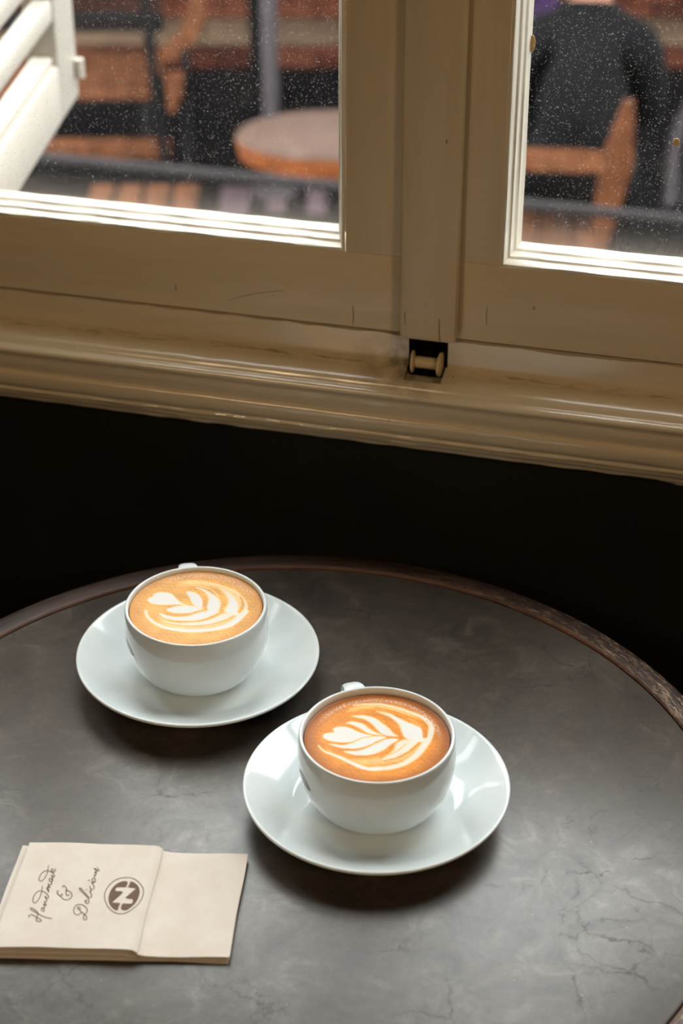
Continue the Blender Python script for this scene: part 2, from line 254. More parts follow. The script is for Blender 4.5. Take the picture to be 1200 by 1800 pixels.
BEAD = paint_mat('bead paint lightened for skylight', (228, 222, 208), 0.4, dirt=False, stretch=(25, 25, 25))  # same cream paint as the frame, with its skylit whiteness put into the colour
WHITEWOOD = paint_mat('white exterior paint', (180, 173, 163), 0.45, dirt=False, stretch=(20, 20, 20))
DARKGAP = simple('dark joints and recess shade', (24, 18, 12), 0.9, 0.1)
GREEN = simple('dark green wall paint', (25, 26, 19), 0.6, 0.25, var=0.25, scale=9, bump=0.001)
ROOMWALL = simple('dim room wall paint', (64, 52, 40), 0.7, 0.3)
CEIL = simple('ceiling paint', (80, 70, 58), 0.8, 0.2)
FLOORM = wood('dark floorboards', (38, 26, 18), (70, 48, 32), (2, 24, 24), 0.5)

def porcelain():
    M = Mat('white glazed porcelain', 0.07, lin((232, 237, 237)), 0.5)
    nz = M.noise(M.coord('Object'), 45, 3, 0.5); M.base(M.ramp(nz.outputs['Fac'], [(0.3, lin((224, 233, 235))), (0.7, lin((231, 239, 241)))]))
    M.bump(nz.outputs['Fac'], 0.04, 0.001); return M.m
PORC = porcelain()

def table_top_mat():
    M = Mat('worn grey stone top', 0.38, (0.05, 0.05, 0.05, 1), 0.72)
    o = M.coord('Object')
    big = M.noise(o, 9, 6, 0.62, 0.6); mid = M.noise(o, 34, 6, 0.7, 0.8); fine = M.noise(o, 240, 4, 0.7)
    c = M.ramp(big.outputs['Fac'], [(0.28, lin((48, 41, 36))), (0.5, lin((76, 68, 61))), (0.72, lin((114, 107, 98)))])
    c = M.mix(0.6, c, M.ramp(mid.outputs['Fac'], [(0.3, lin((40, 34, 30))), (0.55, lin((76, 68, 61))), (0.74, lin((126, 119, 110)))]))
    c = M.mix(0.18, c, M.ramp(fine.outputs['Fac'], [(0.35, lin((34, 30, 27))), (0.65, lin((98, 93, 88)))]))
    # thin veins: distorted cell borders, broken up by a mask
    wob = M.noise(o, 26, 5, 0.65); vm = M.n('ShaderNodeVectorMath', operation='MULTIPLY_ADD')
    M.link(wob.outputs['Color'], vm.inputs[0]); vm.inputs[1].default_value = (0.035, 0.035, 0.035); M.link(o, vm.inputs[2])
    tot = None
    for sc, w, m0, seed in ((16, 0.014, 0.50, 3.1), (38, 0.024, 0.54, 8.7)):
        vo = M.n('ShaderNodeTexVoronoi', feature='DISTANCE_TO_EDGE'); vo.inputs['Scale'].default_value = sc; M.link(vm.outputs[0], vo.inputs['Vector'])
        mk = M.noise(M.coord('Object', (1, 1, 1), (0, 0, seed)), 11, 3, 0.6)
        a = M.math('MULTIPLY', M.math('SUBTRACT', 1.0, M.math('DIVIDE', vo.outputs['Distance'], w), clamp=True), M.math('MULTIPLY', M.math('SUBTRACT', mk.outputs['Fac'], m0), 7.0, clamp=True))
        tot = a if tot is None else M.math('MAXIMUM', tot, a)
    # round stains
    vs = M.n('ShaderNodeTexVoronoi'); vs.inputs['Scale'].default_value = 24; M.link(vm.outputs[0], vs.inputs['Vector'])
    sp = M.math('SUBTRACT', 1.0, M.math('DIVIDE', vs.outputs['Distance'], 0.17), clamp=True)
    sp = M.math('MULTIPLY', sp, M.math('MULTIPLY', M.math('SUBTRACT', big.outputs['Fac'], 0.52), 6.0, clamp=True))
    dark = M.math('MAXIMUM', M.math('MULTIPLY', tot, 0.9), M.math('MULTIPLY', sp, 0.5))
    c = M.mix(dark, c, lin((24, 20, 18)))
    # pale chips
    vp = M.n('ShaderNodeTexVoronoi'); vp.inputs['Scale'].default_value = 60; M.link(o, vp.inputs['Vector'])
    c = M.mix(M.math('MULTIPLY', M.math('LESS_THAN', vp.outputs['Distance'], 0.028), 0.7), c, lin((150, 140, 122)))
    M.base(c)
    rr = M.math('ADD', M.math('MULTIPLY', M.math('SUBTRACT', mid.outputs['Fac'], 0.5), -0.25), 0.36)
    M.link(M.math('ADD', rr, M.math('MULTIPLY', dark, 0.25)), M.b.inputs['Roughness'])
    h = M.math('SUBTRACT', M.math('ADD', M.math('MULTIPLY', mid.outputs['Fac'], 0.5), M.math('MULTIPLY', fine.outputs['Fac'], 0.12)), M.math('MULTIPLY', dark, 0.25))
    M.bump(h, 0.18, 0.0005)
    return M.m
def ring_wood_mat():
    M = Mat('worn dark hardwood edging', 0.42, (0.1, 0.05, 0.03, 1), 0.5)
    tc = M.n('ShaderNodeTexCoord'); s = M.n('ShaderNodeSeparateXYZ'); M.link(tc.outputs['Object'], s.inputs[0])
    ang = M.math('MULTIPLY', M.math('ARCTAN2', s.outputs['Y'], s.outputs['X']), 0.28)
    rad = M.math('SQRT', M.math('ADD', M.math('POWER', s.outputs['X'], 2.0), M.math('POWER', s.outputs['Y'], 2.0)))
    cb = M.n('ShaderNodeCombineXYZ'); M.link(ang, cb.inputs[0]); M.link(rad, cb.inputs[1]); M.link(s.outputs['Z'], cb.inputs[2])
    def mp(sc):
        m = M.n('ShaderNodeMapping'); m.inputs['Scale'].default_value = sc; M.link(cb.outputs[0], m.inputs['Vector']); return m.outputs[0]
    gr = M.noise(mp((28, 420, 420)), 1, 6, 0.65, 0.7); bl = M.noise(mp((9, 30, 30)), 1, 4, 0.6); sc = M.noise(mp((95, 620, 620)), 1, 4, 0.7, 1.2)
    c = M.ramp(gr.outputs['Fac'], [(0.32, lin((20, 10, 7))), (0.52, lin((50, 27, 18))), (0.72, lin((86, 52, 36)))])
    c = M.mix(M.math('MULTIPLY', M.math('SUBTRACT', bl.outputs['Fac'], 0.42), 2.2, clamp=True), c, lin((36, 18, 12)))
    # bare scratches where the varnish has gone, more of them towards the right-hand side of the rim
    side = M.math('MULTIPLY', M.math('ADD', M.math('MULTIPLY', s.outputs['X'], 4.0), 0.10), 1.0, clamp=True)
    k = M.math('MULTIPLY', M.math('MULTIPLY', M.math('SUBTRACT', sc.outputs['Fac'], 0.535), 12.0, clamp=True), M.math('ADD', M.math('MULTIPLY', side, 0.95), 0.04))
    c = M.mix(k, c, lin((176, 150, 122)))
    # paler patches along the inner edge
    e = M.math('SUBTRACT', 1.0, M.math('DIVIDE', M.math('SUBTRACT', rad, 0.2675), 0.0042), clamp=True)
    c = M.mix(M.math('MULTIPLY', e, M.math('MULTIPLY', M.math('SUBTRACT', bl.outputs['Fac'], 0.3), 3.0, clamp=True)), c, lin((112, 74, 50)))
    M.base(c)
    M.link(M.math('ADD', 0.34, M.math('MULTIPLY', gr.outputs['Fac'], 0.25)), M.b.inputs['Roughness'])
    M.bump(M.math('ADD', gr.outputs['Fac'], M.math('MULTIPLY', sc.outputs['Fac'], 0.5)), 0.45, 0.0009)
    return M.m

def glass_mat():
    m = bpy.data.materials.new('dusty window glass'); m.use_nodes = True; t = m.node_tree; t.nodes.remove(t.nodes['Principled BSDF'])
    class P(Mat):
        def __init__(s): s.m, s.t = m, t
    M = P(); out = t.nodes['Material Output']
    geo = M.n('ShaderNodeNewGeometry'); pos = geo.outputs['Position']; sp = M.n('ShaderNodeSeparateXYZ'); M.link(pos, sp.inputs[0])
    wob = M.noise(pos, 500, 2, 0.5); vm = M.n('ShaderNodeVectorMath', operation='MULTIPLY_ADD')
    M.link(wob.outputs['Color'], vm.inputs[0]); vm.inputs[1].default_value = (0.0022, 0.0022, 0.0022); M.link(pos, vm.inputs[2])
    film = M.noise(pos, 22, 5, 0.65); clus = M.noise(pos, 35, 3, 0.6); fine = M.noise(pos, 900, 3, 0.8)
    tot = None
    for sc, r0, keep, val, str_ in ((480, 0.17, 0.50, 0.20, (1, 1, 1)), (820, 0.24, 0.42, 0.14, (1, 1, 1)), (300, 0.11, 0.62, 0.29, (0.5, 1, 1.3)), (110, 0.045, 0.64, 0.45, (1, 1, 0.7))):
        mp = M.n('ShaderNodeMapping'); mp.inputs['Scale'].default_value = str_; mp.inputs['Rotation'].default_value = (0, sc * 0.01, 0); M.link(vm.outputs[0], mp.inputs['Vector'])
        vo = M.n('ShaderNodeTexVoronoi'); vo.inputs['Scale'].default_value = sc; M.link(mp.outputs[0], vo.inputs['Vector'])
        sc_ = M.n('ShaderNodeSeparateColor'); M.link(vo.outputs['Color'], sc_.inputs[0])
        rad = M.math('MULTIPLY', M.math('SUBTRACT', sc_.outputs[0], keep, clamp=True), r0 / (1 - keep) * 1.6)
        a = M.math('MULTIPLY', M.math('MULTIPLY', M.math('SUBTRACT', rad, vo.outputs['Distance']), 22.0, clamp=True), val)
        a = M.math('MULTIPLY', a, M.math('ADD', 0.35, M.math('MULTIPLY', clus.outputs['Fac'], 1.2)))
        tot = a if tot is None else M.math('MAXIMUM', tot, a)
    f = M.math('MULTIPLY', M.math('SUBTRACT', film.outputs['Fac'], 0.36, clamp=True), 0.022)
    low = M.math('SUBTRACT', 1.0, M.math('DIVIDE', M.math('SUBTRACT', sp.outputs['Z'], T + 0.2272), 0.032), clamp=True)
    low = M.math('MULTIPLY', M.math('POWER', low, 2.0), M.math('ADD', 0.0, M.math('MULTIPLY', fine.outputs['Fac'], 0.20)))
    tot = M.math('ADD', M.math('MAXIMUM', tot, low), f, clamp=True)
    tr = M.n('ShaderNodeBsdfTransparent'); tr.inputs[0].default_value = (0.93, 0.95, 0.95, 1)
    gl = M.n('ShaderNodeBsdfGlossy'); gl.inputs['Roughness'].default_value = 0.02; gl.inputs['Color'].default_value = (1, 1, 1, 1)
    fr = M.n('ShaderNodeFresnel'); fr.inputs['IOR'].default_value = 1.35
    ff = M.math('MULTIPLY', fr.outputs[0], M.math('SUBTRACT', 1.0, geo.outputs['Backfacing']))
    m1 = M.n('ShaderNodeMixShader'); M.link(ff, m1.inputs[0]); M.link(tr.outputs[0], m1.inputs[1]); M.link(gl.outputs[0], m1.inputs[2])
    di = M.n('ShaderNodeBsdfDiffuse'); di.inputs[0].default_value = lin((205, 196, 186)); tl = M.n('ShaderNodeBsdfTranslucent'); tl.inputs[0].default_value = lin((205, 196, 186))
    m2 = M.n('ShaderNodeMixShader'); m2.inputs[0].default_value = 0.5; M.link(di.outputs[0], m2.inputs[1]); M.link(tl.outputs[0], m2.inputs[2])
    m3 = M.n('ShaderNodeMixShader'); M.link(tot, m3.inputs[0]); M.link(m1.outputs[0], m3.inputs[1]); M.link(m2.outputs[0], m3.inputs[2])
    M.link(m3.outputs[0], out.inputs['Surface']); return m
GLASS = glass_mat()

# ------------------------------------------------------------------ the room
YF, YB = 0.3328, 0.4243                    # inner and outer face of the window wall
def struct_box(name, lo, hi, mat, label, cat='wall'):
    return struct(box(name, lo, hi, mat), label, cat)
wf = thing('wall_front', 'dark green painted wall below the cream window sill', 'wall', (0, 0, 0)); wf['kind'] = 'structure'
box('wall_panel', (-2.4, YF, 0), (2.4, YB, T + 0.1272), GREEN, wf)
box('wall_panel', (-2.4, YF, T + 0.1272), (-0.9282, YB, 2.75), ROOMWALL, wf)
box('wall_panel', (0.5324, YF, T + 0.1272), (2.4, YB, 2.75), ROOMWALL, wf)
box('wall_panel', (-0.9282, YF, T + 1.6071), (0.5324, YB, 2.75), ROOMWALL, wf)
struct_box('wall_left', (-2.5, -3.4, 0), (-2.4, YB, 2.75), ROOMWALL, 'plain room wall outside the photograph to the left')
struct_box('wall_right', (2.4, -3.4, 0), (2.5, YB, 2.75), ROOMWALL, 'plain room wall outside the photograph to the right')
struct_box('wall_back', (-2.5, -3.5, 0), (2.5, -3.4, 2.75), ROOMWALL, 'plain room wall behind the viewer')
struct_box('ceiling', (-2.5, -3.5, 2.75), (2.5, YB, 2.85), CEIL, 'pale room ceiling overhead', 'ceiling')
struct_box('floor', (-2.5, -3.5, -0.1), (2.5, YB, 0.0), FLOORM, 'dark room floor under the cafe table', 'floor')
# flakes of cream paint that run over onto the green wall just under the sill
def smear(pts, parent):
    P = chaikin(np.array(pts), 2, True); n = len(P)
    v = [(x, YF + 0.0005, T + z) for x, z in P] + [(x, YF - 0.0008, T + z) for x, z in P]
    from_py('paint_smear', v, [tuple(range(n)), tuple(range(n, 2 * n))] + [(i, (i + 1) % n, n + (i + 1) % n, n + i) for i in range(n)], PAINT, parent, smooth=False)
smear([(0.1653, 0.082), (0.169, 0.073), (0.1747, 0.0707), (0.1841, 0.0693), (0.1935, 0.0688), (0.1992, 0.0669), (0.2077, 0.0707), (0.2058, 0.082)], wf)
smear([(-0.0591, 0.082), (-0.0534, 0.074), (-0.0478, 0.0735), (-0.044, 0.0697), (-0.0402, 0.0707), (-0.0346, 0.0749), (-0.0289, 0.082)], wf)

_before = set(bpy.data.objects); JB = 0.50          # joinery is modelled farther back; the group is scaled about the camera below
# sill moulding with the recess for the roller catch, run along the wall
PROF = [(.4190, .1265), (.4000, .1265), (.4000, .1155), (.4000, .1035), (.3978, .1024), (.3945, .1016), (.3915, .10105), (.3880, .1003), (.3850, .0994), (.3820, .09835), (.3797, .0973), (.3779, .0962), (.3768, .0950), (.3763, .0934), (.3750, .0926), (.3736, .0922), (.3722, .09165), (.3710, .0910), (.3702, .0899), (.3700, .0882), (.3712, .0868), (.3738, .0845), (.3748, .0815), (.3745, .0785), (.3760, .0745), (.3772, .0705), (.3780, .0682), (.3764, .0674), (.3755, .0655), (.3757, .0620), (.3765, .0580), (.3780, .0540), (.3802, .0526), (.3806, .0512), (.3796, .0500), (.3800, .0485), (.3822, .0468), (.3830, .0452), (.3836, .0432), (.3858, .0420), (.3872, .0408), (.3880, .0380), (.3888, .0368), (.4040, .0362)]
HOLE = {0: (.419, .1262), 1: (.4188, .1255), 2: (.4188, .1155), 3: (.4186, .0985), 4: (.4170, .0930), 5: (.4050, .0915), 6: (.3895, .0915), 7: (.3835, .0917), 8: (.3825, .0984)}
H0, H1 = -0.0138, 0.0144
xs = sorted(list(np.arange(-1.02, -0.40, 0.02)) + list(np.arange(-0.40, 0.30, 0.004)) + list(np.arange(0.30, 0.60, 0.02)) + [H0 - 1e-4, H0 + 1e-4, H1 - 1e-4, H1 + 1e-4])
ph = rng.uniform(0, 6.28, (len(PROF), 4)); fr_ = rng.uniform(12, 150, (len(PROF), 4))
verts, faces = [], []
for x in xs:
    hole = H0 < x < H1
    for i, (y, z) in enumerate(PROF):
        w = sum(math.sin(fr_[i, k] * x + ph[i, k]) for k in range(4)) * 0.000085
        w2 = sum(math.cos(fr_[i, k] * 1.31 * x + ph[i, k]) for k in range(4)) * 0.000085
        if 3 <= i <= 20: w *= 0.3; w2 *= 0.3
        if i in (0, 1): w2 = w2 * 2.6 + (-0.0004 if abs(x - 0.09) < 0.05 or abs(x + 0.05) < 0.03 else 0) + random.uniform(-.00030, .00012) - (0.0008 if x > 0.02 else 0.0002) * (1 + 0.6 * math.sin(x * 61 + 1))
        if hole and i in HOLE: y, z = HOLE[i]; w = w2 = 0
        verts.append((x, y + w, T + z + w2))
m = len(PROF)
for i in range(len(xs) - 1):
    for k in range(m - 1): faces.append((i * m + k, i * m + k + 1, (i + 1) * m + k + 1, (i + 1) * m + k))
sill = struct(from_py('trim_1', verts, faces, PAINT_S, angle=55, fix=False), 'cream moulded window sill running below both casements', 'sill')
sill.data.flip_normals()
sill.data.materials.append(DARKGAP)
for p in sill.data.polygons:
    if H0 - 1e-3 < p.center.x < H1 + 1e-3 and p.center.y > 0.4 and p.center.z < T + 0.1268: p.material_index = 1  # recess faces coloured near-black to stand in for the shade inside
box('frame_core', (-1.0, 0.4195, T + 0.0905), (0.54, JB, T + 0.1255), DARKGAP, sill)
rol = bpy.data.objects.new('roller_catch', None); COL.objects.link(rol); rol.parent = sill; rol.location = (0.0, 0.3985, T + 0.1062)
ROLLM = paint_mat('worn cream paint on roller', (214, 192, 150), 0.45, dirt=False, stretch=(60, 60, 60))
Mx = Matrix.Rotation(R(90), 4, 'Y')
def disc_x(name, x, rad, th, tilt):
    prof = [(0, -th / 2), (rad * 0.8, -th / 2), (rad, -th / 4), (rad, th / 4), (rad * 0.8, th / 2), (0, th / 2)]
    o = lathe(name, prof, ROLLM, rol, n=28); o.data.transform(Matrix.Rotation(tilt, 4, 'Z') @ Mx); o.location = (x, 0, 0); return o
disc_x('flange', -0.0104, 0.0084, 0.0028, 0.10); disc_x('flange', 0.0108, 0.0092, 0.0034, -0.06)
sp_ = lathe('spindle', [(0, -0.0098), (0.0040, -0.0098), (0.0046, -0.006), (0.0043, 0.0), (0.0046, 0.006), (0.0041, 0.0098), (0, 0.0098)], ROLLM, rol, n=24); sp_.data.transform(Mx)
box('axle_bracket', (-0.003, 0.002, -0.0125), (0.003, 0.0196, 0.004), DARKGAP, rol, 0.0006)

# casement sashes, three of them glazed and shut
BP = [(0.0, .4000), (.0012, .3985), (.0026, .3985), (.0034, .4000), (.0040, .4045), (.0046, .4058), (.0058, .4062), (.0064, .4085), (.0068, .4120), (.0078, .4135), (.0086, .4140), (.0090, .4165), (.0096, .4200), (.0108, .4230)]
def bead_ring(name, x0, x1, z0, z1, parent):
    verts, faces, m = [], [], len(BP)
    cs = []
    def side(a, b, n): return [a + (b - a) * k / n for k in range(n)]
    # stations round the opening: position plus inward unit vectors
    st = []
    for (ax, az, bx, bz) in ((x0, z0, x1, z0), (x1, z0, x1, z1), (x1, z1, x0, z1), (x0, z1, x0, z0)):
        n = 40
        for k in range(n): st.append((ax + (bx - ax) * k / n, az + (bz - az) * k / n))
    cx, cz = (x0 + x1) / 2, (z0 + z1) / 2; hx, hz = (x1 - x0) / 2, (z1 - z0) / 2
    for j, (x, z) in enumerate(st):
        for i, (d, y) in enumerate(BP):
            fx = (x - cx) / hx * (hx - d) + cx; fz = (z - cz) / hz * (hz - d) + cz
            w = 0.00022 * math.sin(j * 0.9 + i * 1.7) + random.uniform(-.00012, .00012)
            verts.append((fx + w, y, fz + w * (1.6 if i in (0, 1, 2) else 1)))
    n = len(st)
    for j in range(n):
        for i in range(m - 1): faces.append((j * m + i, j * m + i + 1, ((j + 1) % n) * m + i + 1, ((j + 1) % n) * m + i))
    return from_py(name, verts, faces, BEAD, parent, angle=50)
def casement(n, x0, x1, bl, br, zb, label):
    w = thing('window_%d' % n, label, 'window'); w['kind'] = 'structure'
    z0, z1, zt = T + 0.1283, T + 1.50, T + 1.42
    Y0, Y1 = 0.400, 0.436
    box('bottom_rail', (x0, Y0, z0), (x1, Y1, T + zb), PAINT, w, 0.0006)
    box('top_rail', (x0, Y0, zt), (x1, Y1, z1), PAINT, w, 0.0006)
    box('stile', (x0, Y0, T + zb), (bl, Y1, zt), PAINT_V, w, 0.0006)
    box('stile', (br, Y0, T + zb), (x1, Y1, zt), PAINT_V, w, 0.0006)
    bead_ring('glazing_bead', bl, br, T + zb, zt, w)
    box('glass_pane', (bl + 0.004, 0.4225, T + zb + 0.004), (br - 0.004, 0.4255, zt - 0.004), GLASS, w)
    for f in (0.36, 0.68):
        z = T + zb + (zt - T - zb) * f
        if z > T + 0.6: box('glazing_bar', (bl + 0.008, 0.404, z - 0.011), (br - 0.008, 0.434, z + 0.011), PAINT, w, 0.003)
    return w
casement(1, -0.4340, -0.0006, -0.3900, -0.0630, 0.1890, 'cream casement with dusty glass to the left of the middle post')
casement(2, 0.0006, 0.5000, 0.0520, 0.4480, 0.1900, 'cream casement with dusty glass to the right of the middle post')
casement(3, -0.9600, -0.4800, -0.9100, -0.5300, 0.1890, 'cream casement outside the photograph to the left')
trim = struct(box('trim_2', (-0.0200, 0.3885, T + 0.1278), (0.0236, 0.3998, T + 1.50), PAINT_V, None, 0.0048), 'cream cover strip on the post between the two casements', 'post')
for k, (a, b) in enumerate(((-0.4795, -0.4345), (0.5005, 0.5495), (-1.0, -0.9605))):
    struct(box('trim_%d' % (3 + k), (a, 0.398, T + 0.1278), (b, JB, T + 1.50), PAINT_V, None, 0.002), ['cream post left of the left casement', 'cream jamb right of the right casement', 'cream jamb at the far left end of the window row'][k], 'post')
struct(box('trim_6', (-1.0, 0.398, T + 1.501), (0.5495, JB, 2.40), PAINT, None, 0.002), 'cream window head above the casements', 'lintel')

# hairline cracks and one scratch in the paint, and specks stuck to the right-hand pane
def crack(pts, y, par, w=0.00028):
    P = chaikin(np.array(pts), 2); n = len(P); ww = w * (0.35 + 0.65 * np.sin(np.linspace(0.2, math.pi - 0.1, n)))
    tg = np.gradient(P, axis=0); tg /= np.linalg.norm(tg, axis=1)[:, None]; nn = np.stack([-tg[:, 1], tg[:, 0]], 1)
    A, Bq = P + nn * ww[:, None], P - nn * ww[:, None]
    v = [(x, y, T + z) for x, z in A] + [(x, y, T + z) for x, z in Bq]
    from_py('paint_crack', v, [(i, i + 1, n + i + 1, n + i) for i in range(n - 1)], DARKGAP, par, smooth=False)
W1, W2 = bpy.data.objects['window_1'], bpy.data.objects['window_2']
crack([(-.0571, .1457), (-.0566, .1378), (-.0570, .1297)], .39985, W1); crack([(-.1541, .1389), (-.1435, .1434), (-.1300, .1478), (-.1108, .1519)], .39985, W1, .00018)
crack([(.0440, .1567), (.0435, .1494), (.0442, .1421)], .39985, W2, .0002); crack([(-.1964, .1472), (-.1962, .1415)], .39985, W1, .0003)
crack([(.0111, .1489), (.0109, .1406), (.0120, .1300)], .38840, trim); crack([(-.0146, .1512), (-.0150, .1457), (-.0142, .1402)], .38840, trim, .0002)
TAN = simple('dried tan paint blob', (206, 176, 128), 0.5)
def blob(name, x, z, rx, rz, par):
    bm = bmesh.new(); bmesh.ops.create_uvsphere(bm, u_segments=20, v_segments=12, radius=1, matrix=Matrix.Translation((x, .4222, T + z)) @ Matrix.Diagonal((rx, .0008, rz, 1))); bm_obj(name, bm, TAN, par)
blob('dried_speck', .1666, .2860, .0024, .0031, W2); blob('dried_drip', .0632, .3470, .0020, .0062, W2)
# shrink the joinery about the camera position, bringing it nearer with its image unchanged
CAM_SCALE = Matrix.Translation((0.01444, -0.04704, T * 0.05741 + 0.04240)) @ Matrix.Scale(0.94259, 4)
for o in set(bpy.data.objects) - _before:
    if o.type == 'MESH' and o.parent is not rol: o.data.transform(CAM_SCALE)
    elif o.type == 'MESH': o.data.transform(Matrix.Scale(0.94259, 4)); o.location *= 0.94259
    elif o is rol: o.location = CAM_SCALE @ o.location

# ------------------------------------------------------------------ cafe table
RI, RO = 0.2676, 0.2857
tb = thing('cafe_table', 'round cafe table with worn grey stone top and dark wooden rim', 'table', (0, 0, 0))
top = lathe('stone_top', [(0, T), (RI - 0.0022, T), (RI - 0.0012, T - 0.0005), (RI - 0.0009, T - 0.002), (RI - 0.0009, T - 0.022), (0, T - 0.022)], table_top_mat(), tb, n=256)
RT = T + 0.0010
lathe('wooden_rim', [(RI, T - 0.024), (RI, RT - 0.0012), (RI + 0.0010, RT - 0.0001), (RI + 0.004, RT + 0.0003), (RO - 0.004, RT), (RO - 0.0012, RT - 0.0008), (RO, RT - 0.003), (RO, RT - 0.026), (RO - 0.003, RT - 0.030), (RI, RT - 0.030)], ring_wood_mat(), tb, n=256, closed=True)
IRON = simple('black cast iron', (22, 22, 22), 0.5, 0.5)
lathe('pedestal', smooth_prof([(0, T - 0.0225), (0.09, T - 0.0225), (0.09, T - 0.034), (0.03, T - 0.05), (0.026, 0.2), (0.04, 0.07), (0.05, 0.034), (0, 0.034)], 1), IRON, tb, n=32)
for k in range(4):
    a = k * math.pi / 2 + 0.5
    v, f = tube_geo([(0.03 * math.cos(a), 0.03 * math.sin(a), 0.05), (0.14 * math.cos(a), 0.14 * math.sin(a), 0.04), (0.23 * math.cos(a), 0.23 * math.sin(a), 0.0145)], [0.02, 0.017, 0.014], 12)
    from_py('foot', v, f, IRON, tb)

# ------------------------------------------------------------------ saucers, cups and the coffee in them
S_PROF = [(0, .0058), (.030, .0058), (.042, .0060), (.048, .0066), (.053, .0084), (.060, .0118), (.068, .0160), (.0745, .0193), (.0775, .0208), (.0787, .0212), (.0797, .0208), (.0800, .0199), (.0795, .0188), (.075, .0160), (.066, .0110), (.056, .0064), (.048, .0036), (.0425, .0026), (.0412, .0006), (.040, 0.0), (.0385, .0), (.0372, .0006), (.0362, .0022), (.030, .0026), (0, .0026)]
C_OUT = [(.0255, .0016), (.0260, .0002), (.0270, 0.0), (.0278, .0004), (.0282, .0012), (.0305, .0015), (.0330, .0024), (.0372, .0058), (.0408, .0108), (.0435, .0165), (.0455, .0235), (.0465, .0310), (.0468, .0385), (.0466, .0450), (.0463, .0490), (.0461, .0506), (.0457, .0516), (.0449, .0519), (.0441, .0516), (.0437, .0508), (.0434, .0490), (.0432, .0430), (.0428, .0340), (.0405, .0220), (.0340, .0125), (.0220, .0070), (0, .0060)]
C_PROF = [(0, .0022), (.024, .0022)] + C_OUT
MARK = simple('grey printed glaze', (112, 115, 116), 0.2, 0.5)
ring_r = np.array([q[0] for q in C_OUT[5:13]]); ring_z = np.array([q[1] for q in C_OUT[5:13]])

def saucer(x, y, label, name='saucer'):
    o = lathe('saucer', smooth_prof(S_PROF, 2), PORC, None, (x, y, T), 160, 60)
    return tag(o, label, 'saucer', 'saucers under the two cups')
def cup(x, y, hd, label, mark_deg):
    c = thing('coffee_cup', label, 'cup', (x, y, T + 0.0058), 0, 'two white coffee cups')
    lathe('cup_bowl', smooth_prof(C_PROF, 2), PORC, c, n=160, angle=60)
    # ear handle: flat-topped strip bent from the lip down to the belly
    path = chaikin([(.0430, .0415), (.0470, .0450), (.0515, .0461), (.0560, .0450), (.0610, .0420), (.0635, .0360), (.0635, .0290), (.0570, .0220), (.0480, .0180), (.0375, .0160)], 2)
    wid = np.interp(np.linspace(0, 1, len(path)), [0, .2, .35, .7, 1], [.0085, .0072, .0062, .0052, .0065])
    thk = np.interp(np.linspace(0, 1, len(path)), [0, .3, 1], [.0026, .0024, .0026])
    verts, faces, n = [], [], 14
    for i, (r, z) in enumerate(path):
        t = path[min(i + 1, len(path) - 1)] - path[max(i - 1, 0)]; t = t / np.linalg.norm(t); nn = np.array([-t[1], t[0]])
        for k in range(n):
            a = 2 * math.pi * k / n; s = wid[i] * np.sign(math.cos(a)) * abs(math.cos(a)) ** 0.7; h = thk[i] * np.sign(math.sin(a)) * abs(math.sin(a)) ** 0.7
            verts.append((r + nn[0] * h, s, z + nn[1] * h))
    for i in range(len(path) - 1):
        for k in range(n): faces.append((i * n + k, i * n + (k + 1) % n, (i + 1) * n + (k + 1) % n, (i + 1) * n + k))
    faces += [tuple(range(n)), tuple(range((len(path) - 1) * n, len(path) * n))]
    h = from_py('handle', verts, faces, PORC, c); h.rotation_euler.z = math.atan2(hd[1], hd[0])
    # small grey mark printed on the side of the bowl
    verts, faces = [], []
    for i in range(9):
        a = R(mark_deg) + (i / 8 - 0.5) * 0.36; hw = 0.0062 * math.sin(math.pi * (i + 0.4) / 8.8) ** 0.8
        for s in (-1, 1):
            z = 0.0310 - (i / 8 - 0.5) * 0.004 + s * hw * 0.5; r = np.interp(z, ring_z, ring_r) + 0.00022
            verts.append((r * math.cos(a), r * math.sin(a), z))
    faces = [(2 * i, 2 * i + 2, 2 * i + 3, 2 * i + 1) for i in range(8)]
    o = from_py('printed_mark', verts, faces, MARK, c); o['label'] = 'small grey mark printed on the bowl'
    return c
def poly_sd(P, Q):                      # signed distance (inside positive) of points P to polygon Q
    A = Q; Bq = np.roll(Q, -1, 0); d = np.full(len(P), 1e9); ins = np.zeros(len(P), bool)
    for a, b in zip(A, Bq):
        e = b - a; w = P - a; h = np.clip((w @ e) / max(e @ e, 1e-12), 0, 1); d = np.minimum(d, np.hypot(*(w - h[:, None] * e).T))
        c = ((a[1] > P[:, 1]) != (b[1] > P[:, 1])); xx = a[0] + (P[:, 1] - a[1]) / (b[1] - a[1] if b[1] != a[1] else 1e-9) * e[0]; ins ^= c & (P[:, 0] < xx)
    return np.where(ins, d, -d)
def line_d(P, L, Wd):
    best = np.full(len(P), -1e9)
    for i in range(len(L) - 1):
        a, b = L[i], L[i + 1]; e = b - a; w = P - a; h = np.clip((w @ e) / max(e @ e, 1e-12), 0, 1)
        best = np.maximum(best, (Wd[i] + (Wd[i + 1] - Wd[i]) * h) / 2 - np.hypot(*(w - h[:, None] * e).T))
    return best
def sstep(x): x = np.clip(x, 0, 1); return x * x * (3 - 2 * x)
def vnoise(P, f, seed):
    r = np.random.default_rng(seed); v = np.zeros(len(P))
    for _ in range(14):
        k = r.normal(size=2); k = k / np.linalg.norm(k) * f * r.uniform(.5, 1.6); v += np.sin(P @ k + r.uniform(0, 6.28))
    return v / 14 ** 0.5
